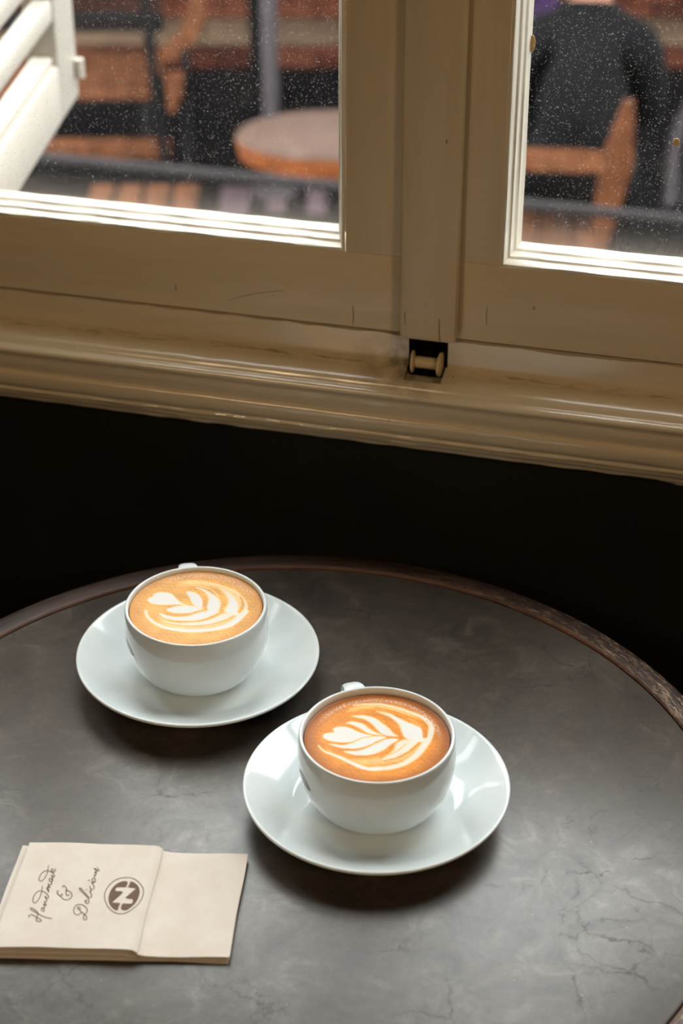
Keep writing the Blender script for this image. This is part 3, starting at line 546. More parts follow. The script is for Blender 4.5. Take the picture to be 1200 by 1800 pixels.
def coffee_mat(name):
    M = Mat(name, 0.42, (0.6, 0.3, 0.1, 1), 0.25)
    at = M.n('ShaderNodeAttribute'); at.attribute_name = 'foam'; M.base(at.outputs['Color'])
    nz = M.noise(M.coord('Object'), 900, 3, 0.7); M.bump(nz.outputs['Fac'], 0.12, 0.0003); return M.m
BUB = simple('coffee froth bubble skin', (196, 150, 118), 0.12, 0.6)
def coffee(x, y, z, rad, art, crema, label, froth):
    nr, na = 118, 620
    P = [(0.0, 0.0)]
    for i in range(1, nr + 1):
        r = rad * i / nr
        t = np.arange(na) * 2 * np.pi / na; P += list(zip(r * np.cos(t), r * np.sin(t)))
    P = np.array(P); mm = P * 1000
    warp = np.stack([vnoise(mm, .5, 1), vnoise(mm, .5, 2)], 1) * 0.18
    Q = mm + warp; f = np.zeros(len(P))
    for row in art:
        k, val, edge = row[0], row[1], row[2] * 1.5; pts = np.array(row[3]).reshape(-1, 2)
        if k == 'P': s = sstep((poly_sd(Q, chaikin(pts, 2, True)) + edge * 0.75) / (edge * 1.5))
        else:
            w = np.array(row[4]); q = chaikin(np.column_stack([pts, w]), 2); s = sstep((line_d(Q, q[:, :2], q[:, 2]) + edge * 0.6) / (edge * 1.2))
        if val > 0: f = np.maximum(f, s * val)
        else: f = f * (1 - s * -val)
    streak = vnoise(mm * [1, 1.6], .8, 5) * 0.03 + vnoise(mm, 4, 6) * 0.02
    rr = np.hypot(mm[:, 0], mm[:, 1]) / (rad * 1000)
    stops = np.array([0, .30, .60, .85, 1.0]); cr = np.array([lin(c)[:3] for c in crema])
    fc = np.clip(f + streak, 0, 1)
    col = np.stack([np.interp(fc, stops, cr[:, i]) for i in range(3)], 1)
    mott = 1 + 0.09 * vnoise(mm, .35, 9) * (1 - fc) + 0.07 * vnoise(mm, 2.2, 10) * (1 - fc)
    col *= mott[:, None]
    # darker crema towards the cup wall, with the rim's shadow painted in
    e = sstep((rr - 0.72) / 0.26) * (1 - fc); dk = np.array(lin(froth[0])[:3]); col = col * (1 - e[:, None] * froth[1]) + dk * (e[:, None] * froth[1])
    # band of fine froth along the far side
    ang = np.degrees(np.arctan2(mm[:, 1], mm[:, 0])); da = np.abs((ang - froth[2] + 180) % 360 - 180)
    band = sstep(1 - np.abs(rr - froth[3]) / froth[4]) * sstep((froth[5] - da) / 25)
    sp = sstep((vnoise(mm, 3.2, 11) * 0.8 + vnoise(mm, 6.5, 12) * 0.6 + 0.15) / 0.7) * band
    col = col * (1 - sp[:, None] * 0.85) + np.array(lin((246, 206, 184))[:3]) * (sp[:, None] * 0.85)
    dkm = sstep((vnoise(mm, 5.5, 13) - 1.1) / 0.5) * band; col *= (1 - 0.8 * dkm)[:, None]
    verts = np.column_stack([P, np.where(rr > 0.97, (rr - 0.97) / 0.03 * 0.0005, 0)])
    faces = [(0, 1 + k, 1 + (k + 1) % na) for k in range(na)]
    for i in range(nr - 1):
        a, b = 1 + i * na, 1 + (i + 1) * na
        faces += [(a + k, b + k, b + (k + 1) % na, a + (k + 1) % na) for k in range(na)]
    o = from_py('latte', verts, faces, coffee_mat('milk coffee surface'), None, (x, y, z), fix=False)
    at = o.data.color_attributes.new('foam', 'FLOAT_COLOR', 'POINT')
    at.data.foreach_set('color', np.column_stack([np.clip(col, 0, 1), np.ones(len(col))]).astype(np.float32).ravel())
    tag(o, label, 'coffee', 'two cups of latte')
    # froth bubbles, far too many to count
    bm = bmesh.new(); r = np.random.default_rng(int(rad * 1e6))
    for _ in range(froth[6]):
        a = R(froth[2] + r.normal() * froth[5] * 0.5); q = rad * min(.985, froth[3] + r.normal() * froth[4] * 0.4); s = r.uniform(.00013, .00042)
        bmesh.ops.create_icosphere(bm, subdivisions=1, radius=s, matrix=Matrix.Translation((q * math.cos(a), q * math.sin(a), s * 0.1)) @ Matrix.Diagonal((1, 1, .6, 1)))
    b = bm_obj('froth_bubbles', bm, BUB, o); b['kind'] = 'stuff'
    return o
CREMA_A = [(236, 174, 94), (246, 200, 130), (248, 216, 168), (231, 224, 212), (230, 227, 223)]
CREMA_B = [(230, 142, 46), (243, 182, 98), (246, 208, 152), (231, 223, 210), (230, 228, 225)]
CA, CB = (-0.0901, 0.1179), (0.0550, 0.0181)
saucer(*CA, 'white saucer under the cup nearer the window')
saucer(*CB, 'white saucer beside the napkins, under the cup nearer the viewer')
cup(*CA, (-0.0214, 0.0471), 'white porcelain cup on the saucer nearer the window', 217)
cup(*CB, (-0.0256, 0.0459), 'white porcelain cup on the saucer beside the napkins', 217)
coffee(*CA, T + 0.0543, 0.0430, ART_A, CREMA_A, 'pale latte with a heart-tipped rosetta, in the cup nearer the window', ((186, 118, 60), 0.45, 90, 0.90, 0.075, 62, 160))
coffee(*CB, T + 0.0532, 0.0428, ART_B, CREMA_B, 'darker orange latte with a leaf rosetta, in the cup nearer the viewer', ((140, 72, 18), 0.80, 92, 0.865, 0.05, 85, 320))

# ------------------------------------------------------------------ paper napkins
def napkin_mat():
    M = Mat('recycled paper napkin', 0.85, lin((216, 200, 176)), 0.15)
    o = M.coord('Object'); nz = M.noise(o, 60, 4, 0.6); emb = M.noise(M.coord('Object', (1, 1, 1), (0, 0, 0.25)), 900, 2, 0.5)
    wv = M.n('ShaderNodeTexWave', wave_type='BANDS', bands_direction='X'); wv.inputs['Scale'].default_value = 420; M.link(M.coord('Object', (1, 1, 1), (0, 0, 0.23)), wv.inputs['Vector'])
    M.base(M.ramp(nz.outputs['Fac'], [(0.3, lin((222, 211, 199))), (0.7, lin((230, 221, 211)))]))
    M.bump(M.math('ADD', M.math('MULTIPLY', emb.outputs['Fac'], 0.7), M.math('MULTIPLY', wv.outputs['Fac'], 0.3)), 0.25, 0.0003); return M.m
NAP = napkin_mat(); INK = simple('brown printing ink', (118, 98, 84), 0.8, 0.1, var=0.06, scale=600)
BL, BR, TL, TR = [np.array(q) for q in ((-.1180, -.1548), (.0079, -.1262), (-.1311, -.0712), (-.0064, -.0447))]
NF = 0.612                               # where the folded flap ends, as a share of the width
def uv2xy(u, v): return (1 - u) * (1 - v) * BL + u * (1 - v) * BR + (1 - u) * v * TL + u * v * TR
def lift(u): return sstep((NF + 0.022 - u) / 0.05)
def zl(i, flap, u):                      # underside of layer: napkin i (0 lowest), flap 0/1
    L = lift(u); return 0.00025 + L * (2 * i + flap) * 0.00150 + (1 - L) * (i * 0.00155 + flap * 0.0007)
TH = 0.00085
def ply(i, flap, u0, u1, du, dv, amp, v0=0.0, v1=1.0):
    nx, ny = 34, 14; top, bot = [], []
    for a in range(nx + 1):
        for b in range(ny + 1):
            s, t = a / nx, b / ny; u = u0 + (u1 - u0) * s; v = v0 + (v1 - v0) * t
            edge = (1 - min(1, min(t, 1 - t) * 9)) ; wob = amp * math.sin(u * 17 + i * 2.1 + flap) * edge
            q = uv2xy(u + du + 0.0022 * math.sin(v * 7 + i) * (1 if s in (0, 1) else 0), v + dv + 0.0035 * math.sin(u * 11 + i * 1.7 + flap) * (1 if t in (0, 1) else 0))
            th = TH * (0.55 if t in (0, 1) else 1.0)
            z = zl(i, flap, u) + max(wob, -0.0003) + (0.0002 if t in (0, 1) else 0)
            top.append((q[0], q[1], z + th)); bot.append((q[0], q[1], z + (TH - th) * 0.4))
    N = len(top); verts = top + bot; faces = []
    ix = lambda a, b: a * (ny + 1) + b
    for a in range(nx):
        for b in range(ny):
            f = (ix(a, b), ix(a + 1, b), ix(a + 1, b + 1), ix(a, b + 1)); faces.append(f); faces.append(tuple(N + k for k in reversed(f)))
    per = [ix(a, 0) for a in range(nx)] + [ix(nx, b) for b in range(ny)] + [ix(a, ny) for a in range(nx, 0, -1)] + [ix(0, b) for b in range(ny, 0, -1)]
    for k in range(len(per)): p, q = per[k], per[(k + 1) % len(per)]; faces.append((p, q, N + q, N + p))
    return verts, faces
NLAB = ['lowest brown paper napkin of the stack on the table', 'middle brown paper napkin of the stack on the table', 'uppermost brown paper napkin, printed with script and a round logo']
OFF = [(-0.040, -0.085), (-0.036, -0.012), (0.0, 0.0)]
for i in range(3):
    nk = thing('paper_napkin', NLAB[i], 'napkin', (0, 0, T), 0, 'stacked paper napkins')
    du, dv = OFF[i]
    v, f = ply(i, 0, 0.0, 1.0 - du - (0.003 * (2 - i)), du, dv * 0.12, 0.00025, 0, 1 - (dv * -0.5 if i == 0 else 0)); from_py('lower_ply', v, f, NAP, nk)
    v, f = ply(i, 1, 0.0, NF - du, du, dv * 0.12 + 0.003, 0.0003, 0, 1 - (dv * -0.5 if i == 0 else 0)); fl = from_py('folded_flap', v, f, NAP, nk)
    # rolled fold joining the two plies along the front edge
    pts = [tuple(uv2xy(u + du, dv * 0.12 + 0.004)) for u in np.linspace(0.0, NF - du - 0.005, 30)]
    verts, faces = [], []
    for (x, y), u in zip(pts, np.linspace(0, NF - du - 0.005, 30)):
        za, zb = zl(i, 0, u) + TH * 0.3, zl(i, 1, u) + TH * 0.7; c, rad_ = (za + zb) / 2, (zb - za) / 2
        for k in range(7):
            a = math.pi / 2 + math.pi * k / 6; verts.append((x - 0.2 * rad_ * math.cos(a) * -1, y + rad_ * 0.9 * math.cos(a), c + rad_ * math.sin(a)))
    for a in range(29):
        for k in range(6): faces.append((a * 7 + k, a * 7 + k + 1, (a + 1) * 7 + k + 1, (a + 1) * 7 + k))
    if i < 2: from_py('fold', verts, faces, NAP, nk)
# the print: script strokes and the bean-shaped badge, lying on the flap of the uppermost napkin
ZP = zl(2, 1, 0.2) + TH + 0.00016
def ribbon(P, w, close=False):
    P = chaikin(np.array(P).reshape(-1, 2) / 1000.0, 2, close); n = len(P)
    if close: tg = np.roll(P, -1, 0) - np.roll(P, 1, 0)
    else: tg = np.vstack([P[1:2] - P[:1], P[2:] - P[:-2], P[-1:] - P[-2:-1]])
    tg = tg / np.maximum(np.linalg.norm(tg, axis=1), 1e-9)[:, None]; nn = np.stack([-tg[:, 1], tg[:, 0]], 1)
    ww = np.full(n, w) if close else w * (0.75 + 0.25 * np.sin(np.linspace(0, math.pi, n)))
    v = [(*(p + q * k / 2), ZP) for p, q, k in zip(P, nn, ww)] + [(*(p - q * k / 2), ZP) for p, q, k in zip(P, nn, ww)]
    f = [(i, (i + 1) % n, n + (i + 1) % n, n + i) for i in range(n if close else n - 1)]
    return v, f
verts, faces = [], []
for s in STROKES:
    v, f = ribbon(s, 0.00064); b = len(verts); verts += v; faces += [tuple(k + b for k in q) for q in f]
o = from_py('printed_lettering', verts, faces, simple('light brown printing ink', (142, 124, 110), 0.8, 0.1, var=0.06, scale=600), nk, smooth=False, fix=False); o['label'] = 'brown handwritten lettering'
bm = bmesh.new()
v, f = ribbon(RING, 0.00046, True); vs = [bm.verts.new(q) for q in v]
for q in f: bm.faces.new([vs[k] for k in q])
for hlf in HALVES:
    P = chaikin(np.array(hlf).reshape(-1, 2) / 1000.0, 1, True); bm.faces.new([bm.verts.new((x, y, ZP)) for x, y in P])
bmesh.ops.triangulate(bm, faces=[f for f in bm.faces if len(f.verts) > 4])
me = bpy.data.meshes.new('printed_logo'); bm.to_mesh(me); bm.free()
o = link_mesh('printed_logo', me, INK, nk, smooth=False); o['label'] = 'round brown badge with a white N'

# ------------------------------------------------------------------ outside: the terrace below the window
G0 = -1.20
ASPH = simple('dark terrace paving', (22, 22, 26), 0.85, 0.1, var=0.35, scale=5)
struct(box('ground', (-9, 0.45, G0 - 0.1), (9, 24, G0), ASPH), 'dark paved terrace outside the window', 'ground')
A0 = R(14.5907); FW = Vector((-math.sin(A0), math.cos(A0), 0)); RT_ = Vector((math.cos(A0), math.sin(A0), 0)); CP = Vector((0.25147, -0.81936, 0))
def pos(fwd, lat, z=G0): p = CP + FW * fwd + RT_ * lat; return (p.x, p.y, z)  # terrace and shutter positions come from image pixels, cast out from the camera
# house front below the window, seen from outside only
struct(box('wall_outside', (-5, 0.35, G0), (5, YB, -0.1005), ROOMWALL), 'outer face of the house wall below the window', 'wall')

BRICKM = [simple('red brown brick', c, 0.85, 0.2, var=0.3, scale=30) for c in ((108, 58, 42), (92, 48, 36), (118, 68, 50), (80, 42, 32))]
STONE = simple('tan coping stone', (132, 108, 88), 0.8, 0.2, var=0.15)
MORT = simple('grey brown mortar', (66, 52, 46), 0.9, 0.1)
bw = thing('brick_wall', 'low red brown brick wall with a pale stone ledge across the terrace', 'wall', pos(8.17, 0), A0); bw['kind'] = 'structure'
box('mortar_core', (-4.2, 0.02, 0), (4.2, 0.24, 0.11), MORT, bw); box('mortar_core', (-4.2, 0.30, 0), (4.2, 0.55, 2.4), MORT, bw)
bm = bmesh.new(); bm_box(bm, (-0.105, 0, 0), (0.105, 0.02, 0.064), 0.004, seg=1)
bricks = []
for k in range(4):
    me = bpy.data.meshes.new('brick'); bm.to_mesh(me); me.materials.append(BRICKM[k]); bricks.append(me)
bm.free()
for row, (z, y) in enumerate([(0.004, 0.0), (0.072, 0.0)] + [(0.150 + 0.074 * q, 0.28) for q in range(4)]):
    for k in range(-8, 8):
        o = bpy.data.objects.new('brick', bricks[random.randrange(4)]); COL.objects.link(o); o.parent = bw
        o.location = (k * 0.22 + (0.11 if row % 2 else 0), y + random.uniform(-.003, .003), z if row > 1 else z * 0.95)
for k in range(-6, 6): box('coping_stone', (k * 0.62 + 0.004, -0.015, 0.112), (k * 0.62 + 0.616, 0.285, 0.147), STONE, bw, 0.006)

STEELG = simple('grey painted steel', (100, 93, 97), 0.5, 0.4)
STEELD = simple('dark grey painted steel', (52, 48, 50), 0.6, 0.3)
BLACKM = simple('black painted steel', (24, 23, 26), 0.5, 0.4)
WOOD_O = wood('oiled orange wood', (92, 54, 34), (140, 88, 58), (30, 5, 30), 0.5)
WOOD_T = wood('table wood with painted sheen', (100, 76, 66), (128, 102, 90), (12, 12, 3), 0.45)  # top greyed in the colour itself to stand in for its sheen
WOOD_E = wood('orange table edge', (120, 64, 30), (160, 90, 46), (10, 10, 30), 0.5)
WOOD_R = wood('dark red brown wood', (44, 24, 22), (66, 38, 34), (5, 30, 30), 0.6)
WOOD_P = wood('faded lilac paving stone', (112, 92, 100), (136, 114, 122), (30, 5, 30), 0.6)

# awning added out of view to keep the sky off the terrace
aw = thing('added_awning', 'unseen dark awning added to shade the terrace', 'awning', (0, 0, 0))
AWN = simple('dark shade cloth', (60, 46, 42), 0.9, 0.1)
v = [(-6, 3.2, 2.30), (6, 3.2, 2.30), (6, 10.0, 3.3), (-6, 10.0, 3.3)]; v += [(x, y, z + 0.02) for x, y, z in v]
from_py('shade_cloth', v, [(0, 1, 2, 3), (4, 5, 6, 7), (0, 1, 5, 4), (1, 2, 6, 5), (2, 3, 7, 6), (3, 0, 4, 7)], AWN, aw, smooth=False)
for x in (-5.8, 5.8):
    tube('shade_post', [(x, 3.35, G0), (x, 3.35, 2.32)], 0.04, BLACKM, aw); tube('shade_post', [(x, 9.9, G0), (x, 9.9, 3.28)], 0.04, BLACKM, aw)

# low rail along the terrace
rl = thing('street_rail', 'slim grey steel rail running parallel to the window outside', 'railing', (0, 3.30, G0))
box('rail_bar', (-5.0, -0.012, 0.978), (5.0, 0.012, 1.002), STEELD, rl, 0.005)
for x in (-4.2, -2.45, -0.62, 1.3, 3.0): box('rail_post', (x - 0.02, -0.014, 0), (x + 0.02, 0.014, 0.978), STEELD, rl, 0.004)

# oval wooden terrace table
ot = thing('terrace_table', 'oval wooden terrace table with an orange edge seen through the left pane', 'table', (-1.103, 4.315, G0), A0)
n = 64; el = [(0.300 * math.cos(2 * math.pi * k / n), 0.208 * math.sin(2 * math.pi * k / n)) for k in range(n)]
zt_ = 0.74
def oval(name, s0, s1, za, zb, mat):
    v = [(x * s0, y * s0, za) for x, y in el] + [(x * s1, y * s1, zb) for x, y in el]
    return from_py(name, v, [tuple(range(n)), tuple(range(n, 2 * n))] + [(i, (i + 1) % n, n + (i + 1) % n, n + i) for i in range(n)], mat, ot, smooth=True)
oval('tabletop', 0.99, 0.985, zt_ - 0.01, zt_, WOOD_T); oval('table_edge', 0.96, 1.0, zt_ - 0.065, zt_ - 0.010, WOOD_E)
tube('table_leg', [(0, 0, 0.03), (0, 0, 0.35), (0, 0, zt_ - 0.06)], [0.032, 0.028, 0.035], BLACKM, ot)
lathe('table_foot', [(0, 0), (0.17, 0), (0.17, 0.012), (0.05, 0.035), (0, 0.04)], BLACKM, ot, n=32)

# posts
gp = thing('signpost', 'slim grey steel post standing behind the oval terrace table', 'post', pos(6.7, -0.262))
tube('post_shaft', [(0, 0, 0.012), (0, 0, 3.0)], 0.030, STEELG, gp, 20); lathe('base_plate', [(0, 0), (0.09, 0), (0.09, 0.01), (0.04, 0.02), (0, 0.02)], STEELG, gp, n=24)
bp = thing('black_post', 'black square post just left of the slim grey post', 'post', pos(7.75, -0.36))
box('post_shaft', (-0.028, -0.028, 0.012), (0.028, 0.028, 2.9), BLACKM, bp, 0.004); box('base_plate', (-0.07, -0.07, 0), (0.07, 0.07, 0.0125), BLACKM, bp, 0.003)

# slatted stools
def stool(loc, rz, w, d, mat, label, ns=4):
    s = thing('slatted_stool', label, 'stool', loc, rz)
    p = w / ns
    for k in range(ns): box('slat', (-w / 2 + k * p + 0.008, -d / 2, 0.425), (-w / 2 + (k + 1) * p - 0.008, d / 2, 0.45), mat, s, 0.004)
    for sx in (-1, 1):
        for sy in (-1, 1): tube('leg', [(sx * (w / 2 - 0.03), sy * (d / 2 - 0.03), 0.415), (sx * (w / 2), sy * (d / 2), 0.0)], 0.013, BLACKM, s, 8)
    for sy in (-1, 1): box('seat_bearer', (-w / 2 + 0.01, sy * (d / 2 - 0.04) - 0.012, 0.405), (w / 2 - 0.01, sy * (d / 2 - 0.04) + 0.012, 0.425), BLACKM, s)
    return s
stool(pos(5.44, -0.63), A0, 0.36, 0.40, WOOD_O, 'stool with orange wooden slats at the bottom of the left pane')
pv = bpy.data.objects['ground']
for la, w_, l_ in ((-0.405, 0.055, 0.14), (-0.245, 0.035, 0.11), (-0.085, 0.045, 0.13)):
    q = box('paving_stone', (-w_, -l_, 0), (w_, l_, 0.008), WOOD_P, pv, 0.003); q.location = pos(6.60, la); q.rotation_euler.z = A0
# bench beyond
bn = thing('wooden_bench', 'wooden bench with a broad orange plank seat beside the white shutter', 'bench', pos(6.78, -1.12), A0)
for k in range(3): box('seat_plank', (-0.44, -0.25 + k * 0.168, 0.42), (0.44, -0.25 + k * 0.168 + 0.162, 0.45), WOOD_O, bn, 0.005)
for sx in (-1, 1):
    for sy in (-1, 1): box('leg', (sx * 0.41 - 0.02, sy * 0.22 - 0.02, 0), (sx * 0.41 + 0.02, sy * 0.22 + 0.02, 0.42), BLACKM, bn, 0.003)
box('back_rail', (-0.44, 0.262, 0.515), (0.44, 0.282, 0.600), BLACKM, bn, 0.003)
box('back_plank', (-0.44, 0.262, 0.615), (0.44, 0.284, 0.70), WOOD_R, bn, 0.004)
for sx in (-1, 1): box('back_post', (sx * 0.38 - 0.018, 0.284, 0.0), (sx * 0.38 + 0.018, 0.312, 0.72), BLACKM, bn, 0.003)
box('foot_rail', (-0.43, -0.262, 0.20), (0.49, -0.240, 0.275), WOOD_O, bn, 0.004)

def chair(loc, rz, mat, label, bent=False):
    c = thing('terrace_chair', label, 'chair', loc, rz, 'wooden chairs on the terrace')
    w, d = 0.40, 0.40                                     # faces local +y
    for k in range(4): box('seat_slat', (-w / 2 + k * 0.1 + 0.004, -d / 2, 0.425), (-w / 2 + (k + 1) * 0.1 - 0.004, d / 2, 0.45), mat, c, 0.005)
    for sx in (-1, 1):
        tube('leg', [(sx * 0.18, 0.17, 0.425), (sx * 0.19, 0.19, 0)], 0.014, BLACKM, c, 8)
        tube('leg', [(sx * 0.18, -0.17, 0.425), (sx * 0.19, -0.22, 0)], 0.014, BLACKM, c, 8)
        # broad tapered back post
        P = [(sx * 0.170, -0.185, 0.44), (sx * 0.185, -0.215, 0.60), (sx * 0.205, -0.25, 0.78), (sx * 0.222, -0.29, 0.97)]
        Wp = [0.012, 0.034, 0.046, 0.014]
        v, f = [], []
        for (x, y, z), q in zip(P, Wp):
            v += [(x - q, y - 0.012, z), (x + q, y - 0.012, z), (x + q, y + 0.012, z), (x - q, y + 0.012, z)]
        for i in range(3):
            for k in range(4): f.append((4 * i + k, 4 * i + (k + 1) % 4, 4 * i + 4 + (k + 1) % 4, 4 * i + 4 + k))
        f += [(0, 1, 2, 3), (12, 13, 14, 15)]; from_py('back_post', v, f, mat, c, smooth=False)
    for z in ((0.78,) if not bent else (0.78, 0.92)):
        pts = [(-0.175, -0.262, z)] + [(x, -0.262 - (0.05 * (1 - (x / 0.175) ** 2) if bent else 0.0), z) for x in (-0.1, 0, 0.1)] + [(0.175, -0.262, z)]
        v, f = [], []
        for x, y, zz in pts: v += [(x, y - 0.011, zz - 0.03), (x, y + 0.011, zz - 0.03), (x, y + 0.011, zz + 0.03), (x, y - 0.011, zz + 0.03)]
        for i in range(4):
            for k in range(4): f.append((4 * i + k, 4 * i + (k + 1) % 4, 4 * i + 4 + (k + 1) % 4, 4 * i + 4 + k))
        f += [(0, 1, 2, 3), (16, 17, 18, 19)]; from_py('back_rail', v, f, mat, c, smooth=False)
    return c
chair(pos(5.25, 0.60), A0 + R(-6), WOOD_O, 'orange wooden chair under the person in black')
fc = thing('folding_chair', 'folded wooden chair with a curved top rail standing right of the bench', 'chair', pos(6.38, -0.60), A0 + R(2))
def plank(name, pts, w, th, mat, par):
    v, f = [], []
    for i, (x, z) in enumerate(pts):
        t = Vector((pts[min(i + 1, len(pts) - 1)][0] - pts[max(i - 1, 0)][0], pts[min(i + 1, len(pts) - 1)][1] - pts[max(i - 1, 0)][1])).normalized(); nx, nz = -t.y, t.x
        q = w[i] if isinstance(w, (list, tuple)) else w
        v += [(x - nx * q, -th, z - nz * q), (x + nx * q, -th, z + nz * q), (x + nx * q, th, z + nz * q), (x - nx * q, th, z - nz * q)]
    m_ = len(pts)
    for i in range(m_ - 1):
        for k in range(4): f.append((4 * i + k, 4 * i + (k + 1) % 4, 4 * i + 4 + (k + 1) % 4, 4 * i + 4 + k))
    f += [(0, 1, 2, 3), tuple(range(4 * m_ - 4, 4 * m_))]; return from_py(name, v, f, mat, par, smooth=False)
plank('leg', [(-0.015, 0.0), (-0.055, 0.45), (-0.090, 0.95)], 0.016, 0.012, BLACKM, fc)
plank('leg', [(0.035, 0.0), (0.050, 0.40), (0.052, 0.66)], 0.016, 0.012, BLACKM, fc)
plank('curved_rail', [(-0.035, 0.640), (0.015, 0.655), (0.060, 0.700), (0.095, 0.770), (0.115, 0.90)], [0.02, 0.03, 0.032, 0.03, 0.022], 0.011, WOOD_O, fc)
plank('seat_flap', [(-0.005, 0.440), (0.008, 0.50), (0.012, 0.585)], [0.010, 0.026, 0.036], 0.010, WOOD_O, fc).location.y = -0.024
# bent steel chair beside the seated person
mc = thing('steel_chair', 'grey bent steel hoop chair to the right of the person in black', 'chair', pos(5.70, 1.245), A0)
hp = [(-0.215, -0.19, 0.44), (-0.225, -0.21, 0.60), (-0.205, -0.23, 0.74), (-0.15, -0.24, 0.83), (0, -0.25, 0.87), (0.15, -0.24, 0.83), (0.205, -0.23, 0.74), (0.225, -0.21, 0.60), (0.215, -0.19, 0.44)]
tube('back_hoop', [tuple(q) for q in chaikin(hp, 2)], 0.021, STEELG, mc, 12)
box('seat', (-0.20, -0.20, 0.42), (0.20, 0.20, 0.445), BLACKM, mc, 0.008)
for sx in (-1, 1):
    for sy in (-1, 1): tube('leg', [(sx * 0.18, sy * 0.18, 0.42), (sx * 0.20, sy * 0.20, 0)], 0.013, BLACKM, mc, 8)

# open slatted shutter, hinged left of the left casement and swung outwards
sh = thing('window_shutter', 'open white slatted shutter standing outside the left pane', 'shutter', (-0.5256, 1.0229, T), math.atan2(0.986, -0.169))
# local x runs out along the leaf (0 = outer end), local -y is the face turned to the window
Ls = 0.60; D0, D1 = 0.0, 0.034
box('bottom_rail', (-Ls + 0.085, D0, 0.060), (-0.085, D1, 0.122), WHITEWOOD, sh, 0.004)
box('rail_bead', (-Ls + 0.085, D0 + 0.006, 0.1222), (-0.085, D1 - 0.006, 0.131), WHITEWOOD, sh, 0.003)
box('stile', (-0.085, D0, 0.060), (0.0, D1, 0.52), WHITEWOOD, sh, 0.004); box('stile', (-Ls, D0, 0.060), (-Ls + 0.085, D1, 0.52), WHITEWOOD, sh, 0.004)
box('top_rail', (-Ls + 0.085, D0, 0.45), (-0.085, D1, 0.52), WHITEWOOD, sh, 0.004)
for k in range(5): box('slat', (-Ls + 0.0852, D0 + 0.002, 0.168 + 0.053 * k), (-0.0852, D0 + 0.022, 0.191 + 0.053 * k), WHITEWOOD, sh, 0.003)
tube('hinge_pin', [(-0.012, -0.004, 0.085), (-0.012, -0.004, 0.105)], 0.006, WHITEWOOD, sh, 10)
for z in (0.14, 0.42): box('hinge_arm', (-Ls - 0.06, 0.008, z), (-Ls, 0.026, z + 0.03), BLACKM, sh, 0.003)

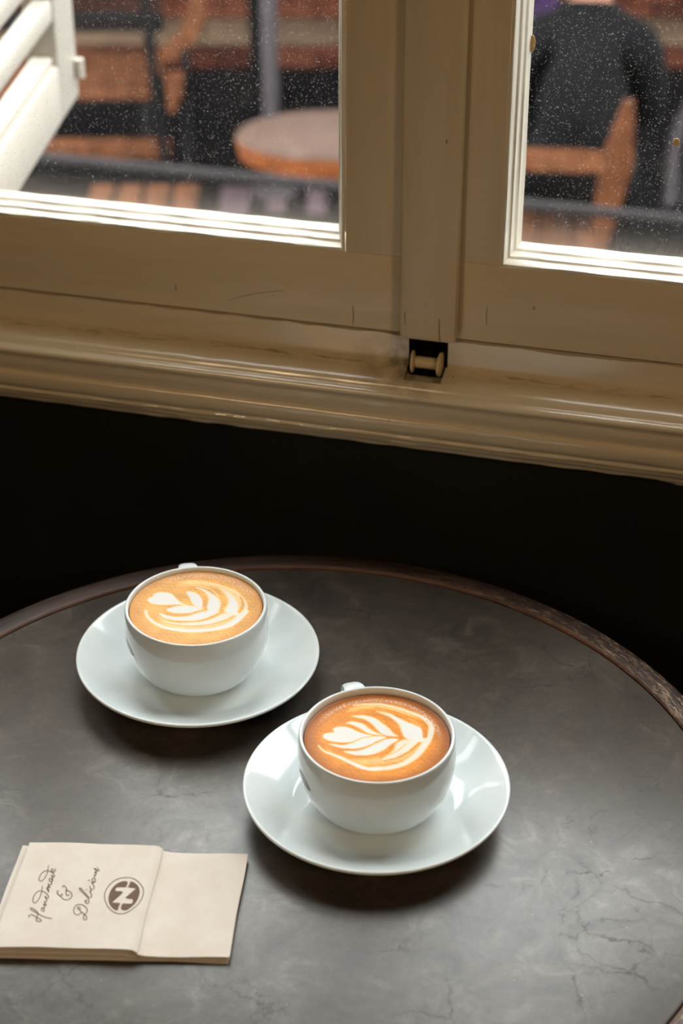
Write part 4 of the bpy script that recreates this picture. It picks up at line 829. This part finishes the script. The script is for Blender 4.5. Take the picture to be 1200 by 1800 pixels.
# ------------------------------------------------------------------ people on the terrace
def person(loc, rz, top_rgb, leg_rgb, skin_rgb, hair_rgb, label, lean=0.0, arm_fwd=0.40):
    J, E, Rd, reg = [], [], [], []
    def add(p, r, parent, rg): J.append(p); Rd.append(r); reg.append(rg); E.append((parent, len(J) - 1)) if parent is not None else None; return len(J) - 1
    L = lean
    pel = add((0, 0, .54), .135, None, 'leg'); bel = add((0, .02 + L * .2, .69), .130, pel, 'top'); ch = add((0, .03 + L * .6, .86), .150, bel, 'top')
    nb = add((0, .07 + L, .985), .085, ch, 'top'); nk = add((0, .11 + L * 1.2, 1.045), .055, nb, 'skin'); h1 = add((0, .145 + L * 1.3, 1.12), .080, nk, 'skin'); h2 = add((0, .15 + L * 1.35, 1.19), .078, h1, 'skin'); add((0, .145 + L * 1.35, 1.245), .045, h2, 'skin')
    add((0, .235 + L * 1.35, 1.135), .012, h1, 'skin')
    for s in (-1, 1):
        sh_ = add((s * .165, .05 + L * .8, .945), .080, nb, 'top'); el_ = add((s * .200, .14 + L * .6, .70), .044, sh_, 'top'); wr = add((s * .13, arm_fwd, .765), .030, el_, 'top'); pm = add((s * .115, arm_fwd + .065, .765), .030, wr, 'skin')
        for q, ln in enumerate((.065, .078, .072, .055)):
            a = add((s * .115 + (q - 1.5) * .019, arm_fwd + .105, .765), .0095, pm, 'skin'); b = add((s * .115 + (q - 1.5) * .021, arm_fwd + .105 + ln * .55, .755), .0085, a, 'skin'); add((s * .115 + (q - 1.5) * .021, arm_fwd + .105 + ln, .737), .007, b, 'skin')
        a = add((s * .085 , arm_fwd + .07, .765), .011, pm, 'skin'); add((s * .062, arm_fwd + .105, .755), .0085, a, 'skin')
        hip = add((s * .095, .06, .525), .100, pel, 'leg'); kn = add((s * .12, .45, .50), .066, hip, 'leg'); an = add((s * .12, .44, .11), .042, kn, 'leg'); add((s * .13, .58, .045), .040, an, 'shoe')
    me = bpy.data.meshes.new('person'); me.from_pydata(J, E, []); o = bpy.data.objects.new('person', me); COL.objects.link(o)
    md = o.modifiers.new('skin', 'SKIN'); md.use_smooth_shade = True
    sv = me.skin_vertices[0].data
    for i, r in enumerate(Rd): sv[i].radius = (r, r); sv[i].use_root = (i == 0)
    o.modifiers.new('sub', 'SUBSURF').levels = 2; o.modifiers['sub'].render_levels = 2
    dg = bpy.context.evaluated_depsgraph_get(); m2 = bpy.data.meshes.new_from_object(o.evaluated_get(dg)); o.modifiers.clear(); o.data = m2; bpy.data.meshes.remove(me)
    m2.name = 'person'; m2.materials.clear()
    keys = {'top': top_rgb, 'leg': leg_rgb, 'skin': skin_rgb, 'shoe': (20, 20, 20)}; order = list(keys)
    for k in order: m2.materials.append(simple('person ' + k, keys[k], 0.85, 0.2, var=0.12, scale=12))
    Jn = np.array(J); Rn = np.array(Rd)
    for p in m2.polygons:
        d = np.linalg.norm(Jn - np.array(p.center), axis=1) - Rn * 0.6; p.material_index = order.index(reg[int(np.argmin(d))]); p.use_smooth = True
    o.location = loc; o.rotation_euler.z = rz; tag(o, label, 'person')
    HAIR = simple('hair', hair_rgb, 0.6, 0.3, var=0.3, scale=60)
    bm = bmesh.new(); bmesh.ops.create_uvsphere(bm, u_segments=32, v_segments=20, radius=1.0)
    hy, hz = .140 + L * 1.35, 1.165
    for v in bm.verts:
        x, y, z = v.co; k = 1 + 0.03 * math.sin(9 * x + 7 * z)
        fr = 1.0 if (y < 0.25 or z > 0.55) else 0.80                   # pulled back from the face
        v.co = (x * .099 * k * fr, hy - .012 + y * .112 * k * fr, hz + z * (.118 if z > 0 else .100) * k)
    bm_obj('hair', bm, HAIR, o)
    for s in (-1, 1):
        bm = bmesh.new(); bmesh.ops.create_uvsphere(bm, u_segments=12, v_segments=8, radius=.011, matrix=Matrix.Translation((s * .030, .215 + L * 1.35, 1.165))); bm_obj('eye', bm, simple('eye', (40, 30, 26), 0.2), o)
    return o
person(pos(5.20, 0.70, G0 + 0.07), A0 + R(-8), (15, 15, 19), (14, 14, 18), (190, 140, 118), (20, 18, 20), 'person in black seated on the orange chair, back to the window', 0.06)
person(pos(6.85, 0.60), A0 + R(160), (66, 44, 84), (24, 22, 30), (206, 120, 128), (40, 26, 20), 'person in purple sitting beyond the person in black', 0.02)
